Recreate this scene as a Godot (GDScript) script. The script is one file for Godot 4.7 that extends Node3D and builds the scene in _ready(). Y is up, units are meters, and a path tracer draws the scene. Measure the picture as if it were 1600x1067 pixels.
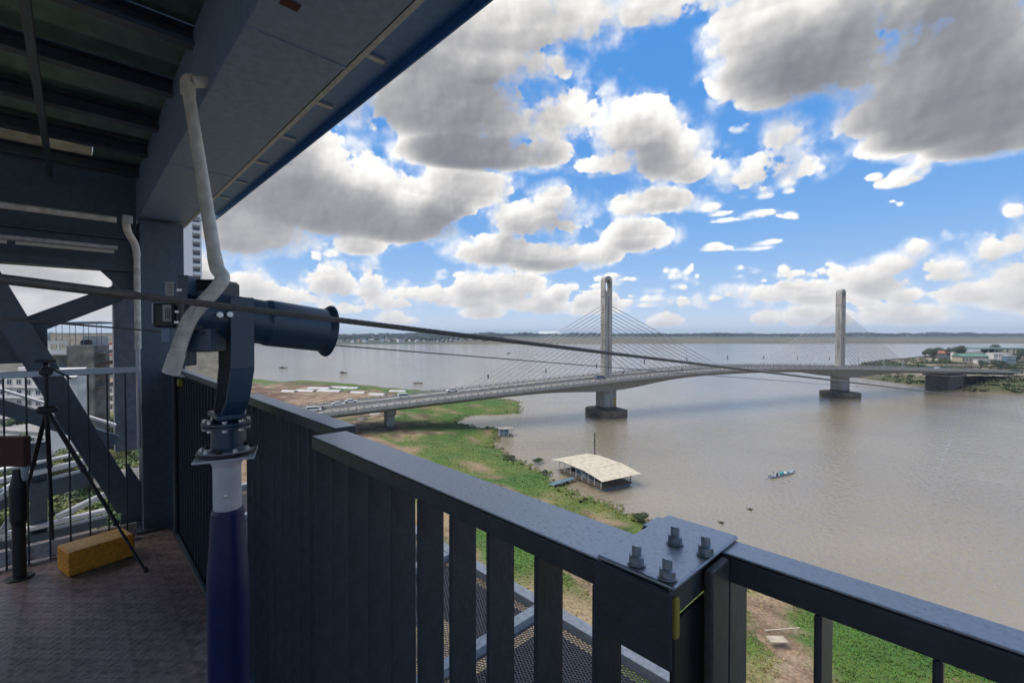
extends Node3D
# Zip-line platform above a brown river with a cable-stayed bridge.
# World: y up, water at y = 0, the eye at y = 36. -Z runs along the platform's guard rail, +X points out over the river.
const EYE := 36.0
const TH := 0.7645          # the camera looks this far to the right of -Z
const FOC := 715.0          # focal length in pixels of the 1600 x 1067 photograph
const PITCH := 0.01748
var cam: Camera3D
var cam_basis: Basis
var R: Vector3              # camera right, level
var FW: Vector3             # camera forward, level
var M := {}
var rng := RandomNumberGenerator.new()
var envi: Environment

# ------------------------------------------------------------------ survey
func V(p: float, h: float, a: float) -> Vector3:      # platform point: p out to the river, h above the eye, a along the rail
	return Vector3(p, EYE + h, -a)
func W(lat: float, depth: float, y := 0.0) -> Vector3:
	var v := R * lat + FW * depth
	return Vector3(v.x, y, v.z)
func ray(x: float, y: float) -> Vector3:
	return cam_basis * Vector3((x - 800.0) / FOC, -(y - 533.5) / FOC, -1.0)
func fl(x: float, y: float, level: float) -> Vector3: # survey point on a level plane
	var d := ray(x, y)
	var t := (level - EYE) / d.y
	return Vector3(d.x * t, level, d.z * t)
func dp(x: float, y: float, depth: float) -> Vector3:
	var d := ray(x, y)
	return Vector3(d.x * depth, EYE + d.y * depth, d.z * depth)
func at_a(x: float, y: float, a: float) -> Vector3:   # survey point on the plane across the platform at a
	var d := ray(x, y)
	var t := -a / d.z
	return Vector3(d.x * t, EYE + d.y * t, -a)

# ------------------------------------------------------------------ shapes
func ST() -> SurfaceTool:
	var st := SurfaceTool.new()
	st.begin(Mesh.PRIMITIVE_TRIANGLES)
	return st
func tri(st: SurfaceTool, a: Vector3, b: Vector3, c: Vector3, n: Vector3) -> void:
	st.set_normal(n)
	if (b - a).cross(c - a).dot(n) > 0.0:
		st.add_vertex(a); st.add_vertex(c); st.add_vertex(b)
	else:
		st.add_vertex(a); st.add_vertex(b); st.add_vertex(c)
func quad(st: SurfaceTool, a: Vector3, b: Vector3, c: Vector3, d: Vector3, n: Vector3) -> void:
	tri(st, a, b, c, n)
	tri(st, a, c, d, n)
func quadn(st: SurfaceTool, p: Array, n: Array) -> void:   # four points with four normals
	var flip: bool = (p[1] - p[0]).cross(p[2] - p[0]).dot(n[0] + n[1] + n[2] + n[3]) > 0.0
	for i in ([0, 2, 1, 0, 3, 2] if flip else [0, 1, 2, 0, 2, 3]):
		st.set_normal(n[i])
		st.add_vertex(p[i])
func quaduv(st: SurfaceTool, p: Array, uv: Array, n: Vector3) -> void:
	var flip: bool = (p[1] - p[0]).cross(p[2] - p[0]).dot(n) > 0.0
	for i in ([0, 2, 1, 0, 3, 2] if flip else [0, 1, 2, 0, 2, 3]):
		st.set_normal(n)
		st.set_uv(uv[i])
		st.add_vertex(p[i])
func bx(st: SurfaceTool, c: Vector3, s: Vector3, b := Basis()) -> void:
	var x := b.x * s.x * 0.5
	var y := b.y * s.y * 0.5
	var z := b.z * s.z * 0.5
	for k in [1.0, -1.0]:
		quad(st, c + x * k - y - z, c + x * k + y - z, c + x * k + y + z, c + x * k - y + z, b.x.normalized() * k)
		quad(st, c + y * k - x - z, c + y * k + x - z, c + y * k + x + z, c + y * k - x + z, b.y.normalized() * k)
		quad(st, c + z * k - x - y, c + z * k + x - y, c + z * k + x + y, c + z * k - x + y, b.z.normalized() * k)
func bbx(st: SurfaceTool, c: Vector3, s: Vector3, r: float, b := Basis()) -> void:   # chamfered box
	var h := s * 0.5
	var ax := [b.x.normalized(), b.y.normalized(), b.z.normalized()]
	var hh := [h.x, h.y, h.z]
	r = minf(r, 0.45 * minf(h.x, minf(h.y, h.z)) * 2.0)
	for i in 3:
		var j := (i + 1) % 3
		var k := (i + 2) % 3
		for s1 in [1.0, -1.0]:
			var o: Vector3 = c + ax[i] * hh[i] * s1
			var u: Vector3 = ax[j] * (hh[j] - r)
			var v: Vector3 = ax[k] * (hh[k] - r)
			quad(st, o - u - v, o + u - v, o + u + v, o - u + v, ax[i] * s1)
			for s2 in [1.0, -1.0]:
				var o2: Vector3 = c + ax[j] * hh[j] * s2
				var w: Vector3 = ax[k] * (hh[k] - r)
				var e1: Vector3 = o + ax[j] * (hh[j] - r) * s2
				var e2: Vector3 = o2 + ax[i] * (hh[i] - r) * s1
				quadn(st, [e1 - w, e1 + w, e2 + w, e2 - w], [ax[i] * s1, ax[i] * s1, ax[j] * s2, ax[j] * s2])
	for s0 in [1.0, -1.0]:
		for s1 in [1.0, -1.0]:
			for s2 in [1.0, -1.0]:
				var q: Vector3 = c + ax[0] * (h.x - r) * s0 + ax[1] * (h.y - r) * s1 + ax[2] * (h.z - r) * s2
				tri(st, q + ax[0] * r * s0, q + ax[1] * r * s1, q + ax[2] * r * s2, (ax[0] * s0 + ax[1] * s1 + ax[2] * s2).normalized())
func along(a: Vector3, b: Vector3, up := Vector3.UP) -> Basis:    # x along a-b
	var x := (b - a).normalized()
	if absf(x.dot(up)) > 0.98:
		up = Vector3.FORWARD if absf(x.z) < 0.9 else Vector3.RIGHT
	var z := x.cross(up).normalized()
	return Basis(x, z.cross(x), z)
func bar(st: SurfaceTool, a: Vector3, b: Vector3, wide: float, tall: float, up := Vector3.UP) -> void:
	bx(st, (a + b) * 0.5, Vector3(a.distance_to(b), tall, wide), along(a, b, up))
func ibeam(st: SurfaceTool, a: Vector3, b: Vector3, wide: float, tall: float, up := Vector3.UP, tf := 0.014, tw := 0.01) -> void:
	var m := along(a, b, up)
	var c := (a + b) * 0.5
	var l := a.distance_to(b)
	bx(st, c + m.y * (tall - tf) * 0.5, Vector3(l, tf, wide), m)
	bx(st, c - m.y * (tall - tf) * 0.5, Vector3(l, tf, wide), m)
	bx(st, c, Vector3(l, tall - tf * 2.0 - 0.002, tw), m)
func tube(st: SurfaceTool, pts: Array, r, n := 10, caps := true) -> void:
	var rings := []
	var nor := []
	var side := Vector3.ZERO
	for i in pts.size():
		var d: Vector3 = ((pts[mini(i + 1, pts.size() - 1)] as Vector3) - (pts[maxi(i - 1, 0)] as Vector3)).normalized()
		if side == Vector3.ZERO:
			side = d.cross(Vector3.UP if absf(d.y) < 0.9 else Vector3.RIGHT).normalized()
		side = (side - d * side.dot(d)).normalized()
		var up := d.cross(side)
		var rr: float = r[i] if r is Array else r
		var slope := 0.0
		if r is Array:
			slope = (r[mini(i + 1, pts.size() - 1)] - r[maxi(i - 1, 0)]) / maxf((pts[mini(i + 1, pts.size() - 1)] as Vector3).distance_to(pts[maxi(i - 1, 0)]), 1e-6)
		var ring := PackedVector3Array()
		var ns := PackedVector3Array()
		for k in n + 1:
			var t := TAU * k / n
			var q := side * cos(t) + up * sin(t)
			ns.append((q - d * slope).normalized())
			ring.append((pts[i] as Vector3) + q * rr)
		rings.append(ring)
		nor.append(ns)
	for i in pts.size() - 1:
		for k in n:
			quadn(st, [rings[i][k], rings[i][k + 1], rings[i + 1][k + 1], rings[i + 1][k]], [nor[i][k], nor[i][k + 1], nor[i + 1][k + 1], nor[i + 1][k]])
	if caps:
		for e in [0, pts.size() - 1]:
			var o: int = 1 if e == 0 else pts.size() - 2
			var d2: Vector3 = ((pts[e] as Vector3) - (pts[o] as Vector3)).normalized()
			for k in n:
				tri(st, pts[e], rings[e][k], rings[e][k + 1], d2)
func lathe(st: SurfaceTool, prof: Array, o: Vector3, axis: Vector3, n := 24) -> void:   # prof: Vector2(radius, along)
	axis = axis.normalized()
	var s := axis.cross(Vector3.UP if absf(axis.y) < 0.9 else Vector3.RIGHT).normalized()
	var u := axis.cross(s)
	for i in prof.size() - 1:
		var a: Vector2 = prof[i]
		var b: Vector2 = prof[i + 1]
		if a.is_equal_approx(b):
			continue
		var e := (b - a).normalized()
		for k in n:
			var t0 := TAU * k / n
			var t1 := TAU * (k + 1) / n
			var q0 := s * cos(t0) + u * sin(t0)
			var q1 := s * cos(t1) + u * sin(t1)
			var n0 := q0 * e.y - axis * e.x
			var n1 := q1 * e.y - axis * e.x
			var p := [o + q0 * a.x + axis * a.y, o + q1 * a.x + axis * a.y, o + q1 * b.x + axis * b.y, o + q0 * b.x + axis * b.y]
			if a.x < 1e-5:
				tri(st, p[0], p[2], p[3], (n0 + n1).normalized())
			elif b.x < 1e-5:
				tri(st, p[0], p[1], p[2], (n0 + n1).normalized())
			else:
				quadn(st, p, [n0, n1, n1, n0])
func prism(st: SurfaceTool, poly: PackedVector2Array, t: Transform3D, depth: float) -> void:  # polygon in t's xy, thickness along z from 0
	var ids := Geometry2D.triangulate_polygon(poly)
	var z := t.basis.z.normalized()
	for i in range(0, ids.size(), 3):
		var q := []
		for k in 3:
			q.append(t * Vector3(poly[ids[i + k]].x, poly[ids[i + k]].y, 0))
		tri(st, q[0], q[1], q[2], -z)
		tri(st, q[0] + z * depth, q[1] + z * depth, q[2] + z * depth, z)
	var ccw := not Geometry2D.is_polygon_clockwise(poly)
	for i in poly.size():
		var a := poly[i]
		var b := poly[(i + 1) % poly.size()]
		var e := (b - a).normalized()
		var nn := Vector2(e.y, -e.x) if ccw else Vector2(-e.y, e.x)
		var pa := t * Vector3(a.x, a.y, 0)
		var pb := t * Vector3(b.x, b.y, 0)
		quad(st, pa, pb, pb + z * depth, pa + z * depth, (t.basis * Vector3(nn.x, nn.y, 0)).normalized())
func smooth_path(pts: Array, steps := 6) -> Array:
	var c := Curve3D.new()
	for i in pts.size():
		var t := Vector3.ZERO
		if i > 0 and i < pts.size() - 1:
			t = ((pts[i + 1] as Vector3) - (pts[i - 1] as Vector3)) * 0.18
		c.add_point(pts[i], -t, t)
	var out := []
	for i in pts.size() - 1:
		for k in steps:
			out.append(c.sample(i, float(k) / steps))
	out.append(pts[-1])
	return out

# ------------------------------------------------------------------ naming
func obj(called: String, st, m: Material, parent: Node = null) -> MeshInstance3D:
	var o := MeshInstance3D.new()
	o.name = called
	o.mesh = st.commit() if st is SurfaceTool else st
	o.material_override = m
	(parent if parent else self).add_child(o, true)
	return o
func tag(o: Node, label: String, category: String, group := "", kind := "") -> Node:
	if label: o.set_meta("label", label)
	if category: o.set_meta("category", category)
	if group: o.set_meta("group", group)
	if kind: o.set_meta("kind", kind)
	return o
func thing(called: String, label: String, category: String, at := Vector3.ZERO, group := "") -> Node3D:
	var o := Node3D.new()
	o.name = called
	o.position = at
	add_child(o, true)
	tag(o, label, category, group)
	return o
func dup(o: Node3D, label: String, at: Vector3, turn := 0.0) -> Node3D:
	var c: Node3D = o.duplicate()
	c.name = o.name.rstrip("0123456789")
	add_child(c, true)
	c.position = at
	c.rotation.y = turn
	c.set_meta("label", label)
	return c
const ORD := ["first", "second", "third", "fourth", "fifth", "sixth", "seventh", "eighth", "ninth", "tenth", "eleventh", "twelfth", "thirteenth", "fourteenth", "fifteenth", "sixteenth", "seventeenth", "eighteenth", "nineteenth", "twentieth"]

# ------------------------------------------------------------------ materials
func lin(r: float, g: float, b: float) -> Color:
	return Color(r, g, b).linear_to_srgb()
func noise_tex(seed_: int, freq: float, lo: float, hi: float, oct := 4, size := 512, normal := 0.0, kind := FastNoiseLite.TYPE_SIMPLEX_SMOOTH) -> NoiseTexture2D:
	var n := FastNoiseLite.new()
	n.seed = seed_
	n.noise_type = kind
	n.frequency = freq
	n.fractal_octaves = oct
	var t := NoiseTexture2D.new()
	t.width = size
	t.height = size
	t.seamless = true
	t.noise = n
	if normal > 0.0:
		t.as_normal_map = true
		t.bump_strength = normal
	else:
		var g := Gradient.new()
		g.set_color(0, Color(lo, lo, lo))
		g.set_color(1, Color(hi, hi, hi))
		t.color_ramp = g
	return t
func mat(col: Color, rough := 0.6, metal := 0.0, tex: Texture2D = null, scale := 1.0, nrm: Texture2D = null, depth := 0.5) -> StandardMaterial3D:
	var m := StandardMaterial3D.new()
	m.albedo_color = col
	m.roughness = rough
	m.metallic = metal
	if tex or nrm:
		m.uv1_triplanar = true
		m.uv1_world_triplanar = true
		m.uv1_scale = Vector3.ONE * scale
	if tex:
		m.albedo_texture = tex
	if nrm:
		m.normal_enabled = true
		m.normal_texture = nrm
		m.normal_scale = depth
	return m

func materials() -> void:
	var speck := noise_tex(3, 0.04, 0.86, 1.0, 5)
	var dust := noise_tex(5, 0.02, 0.80, 1.0, 6)
	var grain := noise_tex(7, 0.06, 0, 1, 4, 512, 3.0)
	var stain := noise_tex(9, 0.006, 0.72, 1.0, 5)
	M.steel = mat(lin(0.048, 0.088, 0.135), 0.45, 0.0, dust, 1.3, grain, 0.12)
	M.steel.metallic_specular = 0.7
	M.soffit = mat(lin(0.27, 0.38, 0.58), 0.5, 0.0, speck, 1.0)
	M.eave = mat(lin(0.09, 0.26, 0.58), 0.4, 0.0, speck, 1.0)
	M.roof_under = mat(lin(0.22, 0.36, 0.30), 0.6, 0.0, dust, 0.9)
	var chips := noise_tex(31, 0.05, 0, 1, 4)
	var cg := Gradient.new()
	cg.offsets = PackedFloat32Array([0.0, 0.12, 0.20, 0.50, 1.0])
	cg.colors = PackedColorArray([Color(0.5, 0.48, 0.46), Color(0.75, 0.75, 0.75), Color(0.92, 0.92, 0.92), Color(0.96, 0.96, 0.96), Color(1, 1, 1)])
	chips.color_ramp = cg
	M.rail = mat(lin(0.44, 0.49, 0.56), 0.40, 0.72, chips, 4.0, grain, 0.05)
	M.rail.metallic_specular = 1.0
	M.fin = mat(lin(0.050, 0.066, 0.082), 0.45, 0.0, dust, 2.0, grain, 0.15)
	M.galva = mat(lin(0.62, 0.64, 0.67), 0.45, 0.1, dust, 2.0)
	M.mesh = mat(lin(0.16, 0.16, 0.175), 0.5, 0.3, dust, 2.0)
	M.white_pole = mat(lin(0.82, 0.80, 0.84), 0.4, 0.0, noise_tex(13, 0.01, 0.86, 1.0, 4), 2.0)
	M.blue_pole = mat(lin(0.016, 0.025, 0.125), 0.35, 0.0, dust, 2.0)
	M.barrel = mat(lin(0.020, 0.058, 0.11), 0.38, 0.0, speck, 2.5)
	M.barrel.metallic_specular = 0.6
	M.black = mat(lin(0.016, 0.018, 0.022), 0.45, 0.0, speck, 2.0)
	M.bolt = mat(lin(0.62, 0.62, 0.6), 0.3, 0.8)
	M.pvc = mat(lin(0.87, 0.84, 0.76), 0.45, 0.0, noise_tex(15, 0.012, 0.75, 1.0, 4), 2.5)
	M.paper = mat(lin(0.45, 0.45, 0.44), 0.6)
	M.ink = mat(lin(0.05, 0.05, 0.06), 0.6)
	M.cable = mat(lin(0.19, 0.175, 0.16), 0.55, 0.2, dust, 6.0)
	M.yellow = mat(lin(0.92, 0.38, 0.03), 0.55, 0.0, noise_tex(17, 0.015, 0.7, 1.0, 5), 3.0)
	M.lime = mat(lin(0.35, 0.30, 0.05), 0.5)
	M.rust = mat(lin(0.11, 0.04, 0.03), 0.8, 0.0, dust, 4.0, grain, 0.4)
	M.skylight = mat(lin(0.45, 0.43, 0.38), 0.5, 0.0, stain, 2.0)
	M.skylight.backlight_enabled = true
	M.skylight.backlight = Color(0.45, 0.43, 0.38)
	M.lamp_glass = mat(lin(0.6, 0.6, 0.55), 0.3)
	M.concrete = mat(lin(0.40, 0.385, 0.355), 0.85, 0.0, noise_tex(19, 0.02, 0.68, 1.0, 6), 0.05)
	M.concrete.uv1_scale = Vector3(0.10, 0.012, 0.10)
	M.concrete_dark = mat(lin(0.17, 0.145, 0.12), 0.85, 0.0, noise_tex(20, 0.01, 0.55, 1.0, 6), 0.08)
	M.concrete_old = mat(lin(0.30, 0.28, 0.24), 0.9, 0.0, noise_tex(21, 0.008, 0.5, 1.0, 6), 0.06)
	M.road = mat(lin(0.36, 0.34, 0.30), 0.9, 0.0, stain, 0.05)
	M.marking = mat(lin(0.7, 0.7, 0.66), 0.7)
	M.stay = mat(lin(0.42, 0.42, 0.42), 0.5)
	M.white_wall = mat(lin(0.86, 0.82, 0.79), 0.85, 0.0, stain, 0.06)
	M.tower_wall = mat(lin(0.82, 0.80, 0.79), 0.85)
	M.sunlit_flange = mat(lin(0.80, 0.79, 0.80), 0.5)  # near-white: sunlight on the beam tops put into the colour
	M.concrete_light = mat(lin(0.46, 0.44, 0.41), 0.85, 0.0, noise_tex(19, 0.02, 0.68, 1.0, 6), 0.05)
	M.concrete_light.uv1_scale = Vector3(0.10, 0.012, 0.10)
	M.frame = mat(lin(0.46, 0.49, 0.52), 0.5, 0.0, dust, 2.0)
	M.outer = mat(lin(0.13, 0.15, 0.19), 0.5, 0.0, dust, 1.0)
	M.post = mat(lin(0.10, 0.095, 0.095), 0.5, 0.0, dust, 3.0)
	M.cream_wall = mat(lin(0.58, 0.50, 0.38), 0.85, 0.0, stain, 0.1)
	M.grey_roof = mat(lin(0.40, 0.38, 0.36), 0.7, 0.0, stain, 0.1)
	M.cream_roof = mat(lin(0.70, 0.62, 0.47), 0.55, 0.0, noise_tex(23, 0.01, 0.8, 1.0, 5), 0.12)
	M.red = mat(lin(0.35, 0.05, 0.04), 0.6)
	M.green_roof = mat(lin(0.16, 0.30, 0.24), 0.6, 0.0, stain, 0.1)
	M.orange_roof = mat(lin(0.45, 0.19, 0.11), 0.7, 0.0, stain, 0.1)
	M.window = mat(lin(0.06, 0.08, 0.11), 0.12)
	M.car_white = mat(lin(0.62, 0.62, 0.60), 0.25)
	M.car_grey = mat(lin(0.12, 0.14, 0.18), 0.3)
	M.tyre = mat(lin(0.02, 0.02, 0.02), 0.8)
	M.banner_red = mat(lin(0.30, 0.06, 0.07), 0.7)
	M.banner_blue = mat(lin(0.04, 0.06, 0.16), 0.7)
	M.wood = mat(lin(0.16, 0.12, 0.085), 0.8, 0.0, stain, 1.0)
	M.blue_paint = mat(lin(0.14, 0.24, 0.32), 0.6, 0.0, stain, 0.5)
	M.hull = mat(lin(0.34, 0.38, 0.42), 0.6)
	M.teal = mat(lin(0.03, 0.22, 0.27), 0.6)
	M.cloth_purple = mat(lin(0.035, 0.025, 0.08), 0.8)
	M.skin = mat(lin(0.28, 0.16, 0.10), 0.6)
	M.sheet = mat(lin(0.45, 0.45, 0.45), 0.5)
	M.leaf = mat(Color.WHITE, 0.6)
	M.leaf.vertex_color_use_as_albedo = true
	M.leaf.backlight_enabled = true
	M.leaf.backlight = Color(0.25, 0.25, 0.2)
	M.bark = mat(lin(0.10, 0.075, 0.055), 0.9, 0.0, stain, 1.0)
	M.soil = mat(Color.WHITE, 0.95, 0.0, noise_tex(25, 0.02, 0.62, 1.0, 6, 1024), 0.08, noise_tex(26, 0.03, 0, 1, 5, 512, 8.0), 0.6)
	M.soil.vertex_color_use_as_albedo = true

# ------------------------------------------------------------------ sky: air and clouds by direction (azimuth from the middle of the river, elevation)
var n_big := FastNoiseLite.new()
var n_puff := FastNoiseLite.new()
var n_wisp := FastNoiseLite.new()
const SKY_W := 4096
const SKY_GAIN := 0.44
const BLOB_W := 1440
const BLOB_H := 380         # quarter degrees, from 5 below the horizon
func angles(x: float, y: float) -> Vector2:
	var az := atan((x - 800.0) / FOC)
	return Vector2(rad_to_deg(az), rad_to_deg(atan((521.0 - y) / FOC * cos(az))))
func splat(f: PackedFloat32Array, g: PackedFloat32Array, c: Vector2, rx: float, ry: float, thick: float, peak := 1.0) -> void:
	var sx := 1.0 / maxf(cos(deg_to_rad(minf(c.y, 75.0))), 0.26)
	rx *= sx
	var i0 := int(floor((c.x + 180.0 - rx * 1.7) * 4.0))
	var i1 := int(ceil((c.x + 180.0 + rx * 1.7) * 4.0))
	var j0 := clampi(int((c.y + 5.0 - ry * 1.4) * 4.0), 0, BLOB_H - 1)
	var j1 := clampi(int((c.y + 5.0 + ry * 1.8) * 4.0), 0, BLOB_H - 1)
	for j in range(j0, j1 + 1):
		var dy := (j / 4.0 - 5.0 - c.y) / ry
		if dy < 0.0:
			dy *= 1.7
		for i in range(i0, i1 + 1):
			var dx := (i / 4.0 - 180.0 - c.x) / rx
			var v := peak - dx * dx - dy * dy
			var k := j * BLOB_W + posmod(i, BLOB_W)
			if v > f[k]:
				f[k] = v
			if v > -0.3:
				g[k] = maxf(g[k], thick * minf(1.0, v + 0.3))
func sky_image() -> Image:
	n_big.noise_type = FastNoiseLite.TYPE_SIMPLEX_SMOOTH
	n_big.seed = 11
	n_big.frequency = 0.08
	n_big.fractal_octaves = 6
	n_big.fractal_gain = 0.52
	n_puff.noise_type = FastNoiseLite.TYPE_CELLULAR
	n_puff.seed = 5
	n_puff.cellular_return_type = FastNoiseLite.RETURN_DISTANCE
	n_puff.frequency = 0.28
	n_puff.fractal_octaves = 5
	n_puff.fractal_gain = 0.5
	n_puff.fractal_lacunarity = 2.1
	n_wisp.seed = 8
	n_wisp.frequency = 0.03
	n_wisp.fractal_octaves = 4
	var f := PackedFloat32Array()
	var g := PackedFloat32Array()
	f.resize(BLOB_W * BLOB_H)
	g.resize(BLOB_W * BLOB_H)
	f.fill(-2.5)
	var seen := SKY_BLOBS()
	var rb := RandomNumberGenerator.new()
	rb.seed = 3
	for b in seen:
		var c := angles(b[0], b[1])
		var e := angles(b[0] + b[2], b[1])
		var e2 := angles(b[0], b[1] - b[3])
		var rx := absf(e.x - c.x)
		var ry := absf(e2.y - c.y)
		if b[3] <= 20:        # small ones are ragged: a handful of scraps
			for m in 7:
				var o := Vector2(rb.randf_range(-0.85, 0.85) * rx, rb.randf_range(-0.7, 0.8) * ry)
				var kk := rb.randf_range(0.25, 0.6)
				splat(f, g, c + o, rx * kk, maxf(ry * kk * 1.3, 0.22), b[4], rb.randf_range(0.25, 0.75))
		else:
			splat(f, g, c, rx, ry, b[4])
	var rl := RandomNumberGenerator.new()
	rl.seed = 33
	for k in 70:
		splat(f, g, Vector2(rl.randf_range(-50, 52), rl.randf_range(1.2, 5.6)), rl.randf_range(1.0, 3.4), rl.randf_range(0.6, 1.5), rl.randf_range(0.25, 0.6))
	# the rest of the sky goes on in the same way
	var rs := RandomNumberGenerator.new()
	rs.seed = 21
	for k in 46:
		var c := Vector2(rs.randf_range(58, 302), rs.randf_range(9, 62))
		splat(f, g, Vector2(wrapf(c.x, -180, 180), c.y), rs.randf_range(4, 13), rs.randf_range(2.5, 8), rs.randf_range(0.5, 1.4))
	for k in 14:
		splat(f, g, Vector2(rs.randf_range(-60, 60), rs.randf_range(50, 80)), rs.randf_range(5, 12), rs.randf_range(4, 9), rs.randf_range(0.5, 1.3))
	for k in 120:
		var c := Vector2(wrapf(rs.randf_range(50, 310), -180, 180), rs.randf_range(2.2, 8.0))
		splat(f, g, c, rs.randf_range(1.0, 4.0), rs.randf_range(0.7, 1.9), rs.randf_range(0.2, 0.7))
	var w := 1024
	var whole := sky_part(f, g, -180.0, 360.0 / w, w, 90.0, 256)
	whole.resize(SKY_W, 1024, Image.INTERPOLATE_CUBIC)
	var step := 360.0 / SKY_W
	var x0 := int((180.0 - 58.0) / step)
	var part := sky_part(f, g, x0 * step - 180.0, step, int(116.0 / step), 46.0, int(46.0 / step))
	whole.blit_rect(part, Rect2i(0, 0, part.get_width(), part.get_height()), Vector2i(x0, 1024 - part.get_height()))
	# turn so that the camera's bearing lies where it should: column 0 of a panorama is -Z
	var im := Image.create_empty(SKY_W, 2048, false, Image.FORMAT_RGBF)
	im.fill(Color(0.30, 0.29, 0.27))
	var shift := int(SKY_W * TH / TAU) + SKY_W / 2
	im.blit_rect(whole, Rect2i(0, 0, SKY_W - shift, 1024), Vector2i(shift, 0))
	im.blit_rect(whole, Rect2i(SKY_W - shift, 0, shift, 1024), Vector2i(0, 0))
	return im
func sky_part(f: PackedFloat32Array, g: PackedFloat32Array, az0: float, step: float, w: int, top: float, h: int) -> Image:
	var pad := int(7.0 / step)
	var hh := h + pad
	var D := PackedFloat32Array()
	D.resize(w * hh)
	var G := PackedFloat32Array()
	G.resize(w * hh)
	var S := PackedFloat32Array()
	S.resize(w * hh)
	var P := PackedFloat32Array()
	P.resize(w * hh)
	var Q := PackedFloat32Array()
	Q.resize(w * hh)
	var es := top / h
	for j in hh:
		var el := top - (j - pad + 0.5) * es
		var ce := cos(deg_to_rad(el))
		var y := sin(deg_to_rad(el)) * 57.3
		var fj := clampf((el + 5.0) * 4.0, 0.0, BLOB_H - 1.001)
		var j0 := int(fj)
		var fy := fj - j0
		j0 *= BLOB_W
		var near := clampf((el - 4.0) / 14.0, 0.0, 1.0)
		for i in w:
			var az := az0 + (i + 0.5) * step
			var fi := (az + 180.0) * 4.0
			var i0 := int(fi)
			var fx := fi - i0
			i0 = clampi(i0, 0, BLOB_W - 1)
			var i1 := (i0 + 1) % BLOB_W
			var b := lerpf(lerpf(f[j0 + i0], f[j0 + i1], fx), lerpf(f[j0 + BLOB_W + i0], f[j0 + BLOB_W + i1], fx), fy)
			var k := j * w + i
			if b < -1.35:
				D[k] = -1.0
				S[k] = -1.0
				continue
			G[k] = lerpf(lerpf(g[j0 + i0], g[j0 + i1], fx), lerpf(g[j0 + BLOB_W + i0], g[j0 + BLOB_W + i1], fx), fy)
			var ar := deg_to_rad(az)
			var p := Vector3(sin(ar) * ce * 57.3, y, -cos(ar) * ce * 57.3)
			var nb := n_big.get_noise_3dv(p)
			var warp := Vector3(nb, n_big.get_noise_3d(p.z, p.x, p.y), 0) * 2.0
			var fine := n_puff.get_noise_3dv(p * 2.7 + warp * 1.3)
			var np := fine
			if near > 0.0:
				np = lerpf(fine, n_puff.get_noise_3dv(p + warp) * 0.62 + fine * 0.38, near)
			var wsp := n_big.get_noise_3dv(p * 3.3)
			S[k] = b * 0.8 + nb * 0.9
			P[k] = -np
			D[k] = b * 0.70 + nb * 1.25 - np * 0.80 + wsp * 0.34 - 0.30
			Q[k] = wsp
	var out := PackedFloat32Array()
	out.resize(w * h * 3)
	for j in h:
		var el := top - (j + 0.5) * es
		# clear air
		var t := clampf(el / 45.0, 0.0, 1.0)
		var k1 := pow(1.0 - t, 3.2)
		var k2 := exp(-maxf(el, 0.0) / 5.4)
		var ar := lerpf(lerpf(0.065, 0.23, k1), 0.56, k2)
		var ag := lerpf(lerpf(0.24, 0.47, k1), 0.61, k2)
		var ab := lerpf(lerpf(0.60, 0.79, k1), 0.68, k2)
		var veil := exp(-maxf(el, 0.0) / 5.0) * 0.85
		var d := maxi(1, int((0.30 + el * 0.035) / es))
		for i in w:
			var k := (j + pad) * w + i
			var dv := D[k]
			var r := ar
			var gg := ag
			var bb := ab
			if dv > -0.6:
				var soft := clampf(0.34 + Q[k] * 1.0, 0.12, 0.9)
				var al := clampf(dv / soft, 0.0, 1.0)
				al = al * al * (3.0 - 2.0 * al)
				var halo := clampf((dv + 0.6) / 0.8, 0.0, 1.0)
				al = maxf(al, halo * halo * clampf(0.34 + Q[k] * 1.1, 0.0, 0.6))
				var thick := G[k]
				var sl := maxi(0, i - d / 2) - i
				var s1 := maxf(S[k - d * w], 0.0)
				var s2 := maxf(S[maxi(0, k - 2 * d * w)], 0.0)
				var s3 := maxf(S[maxi(0, k - 4 * d * w)], 0.0)
				var emb := clampf(dv - D[k - (d / 3 + 1) * w + sl], -0.45, 0.6)
				var base := exp(-(s1 * 0.25 + s2 * 0.85 + s3 * 0.95 + maxf(S[k], 0.0) * 0.15) * thick * 1.22)
				var lit := base + (emb * 0.50 + (P[k] - 0.55) * 0.22) * (0.22 + 0.78 * base)
				lit = clampf(lit + (1.0 - al) * 0.25, 0.0, 1.2)
				var cr := lerpf(0.185, 0.86, lit)
				var cg := lerpf(0.192, 0.84, lit)
				var cb := lerpf(0.218, 0.80, lit)
				cr = lerpf(cr, 0.62, veil)
				cg = lerpf(cg, 0.61, veil)
				cb = lerpf(cb, 0.62, veil)
				r = lerpf(r, cr, al)
				gg = lerpf(gg, cg, al)
				bb = lerpf(bb, cb, al)
			var o := (j * w + i) * 3
			out[o] = r * SKY_GAIN
			out[o + 1] = gg * SKY_GAIN
			out[o + 2] = bb * SKY_GAIN
	return Image.create_from_data(w, h, false, Image.FORMAT_RGBF, out.to_byte_array())
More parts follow.
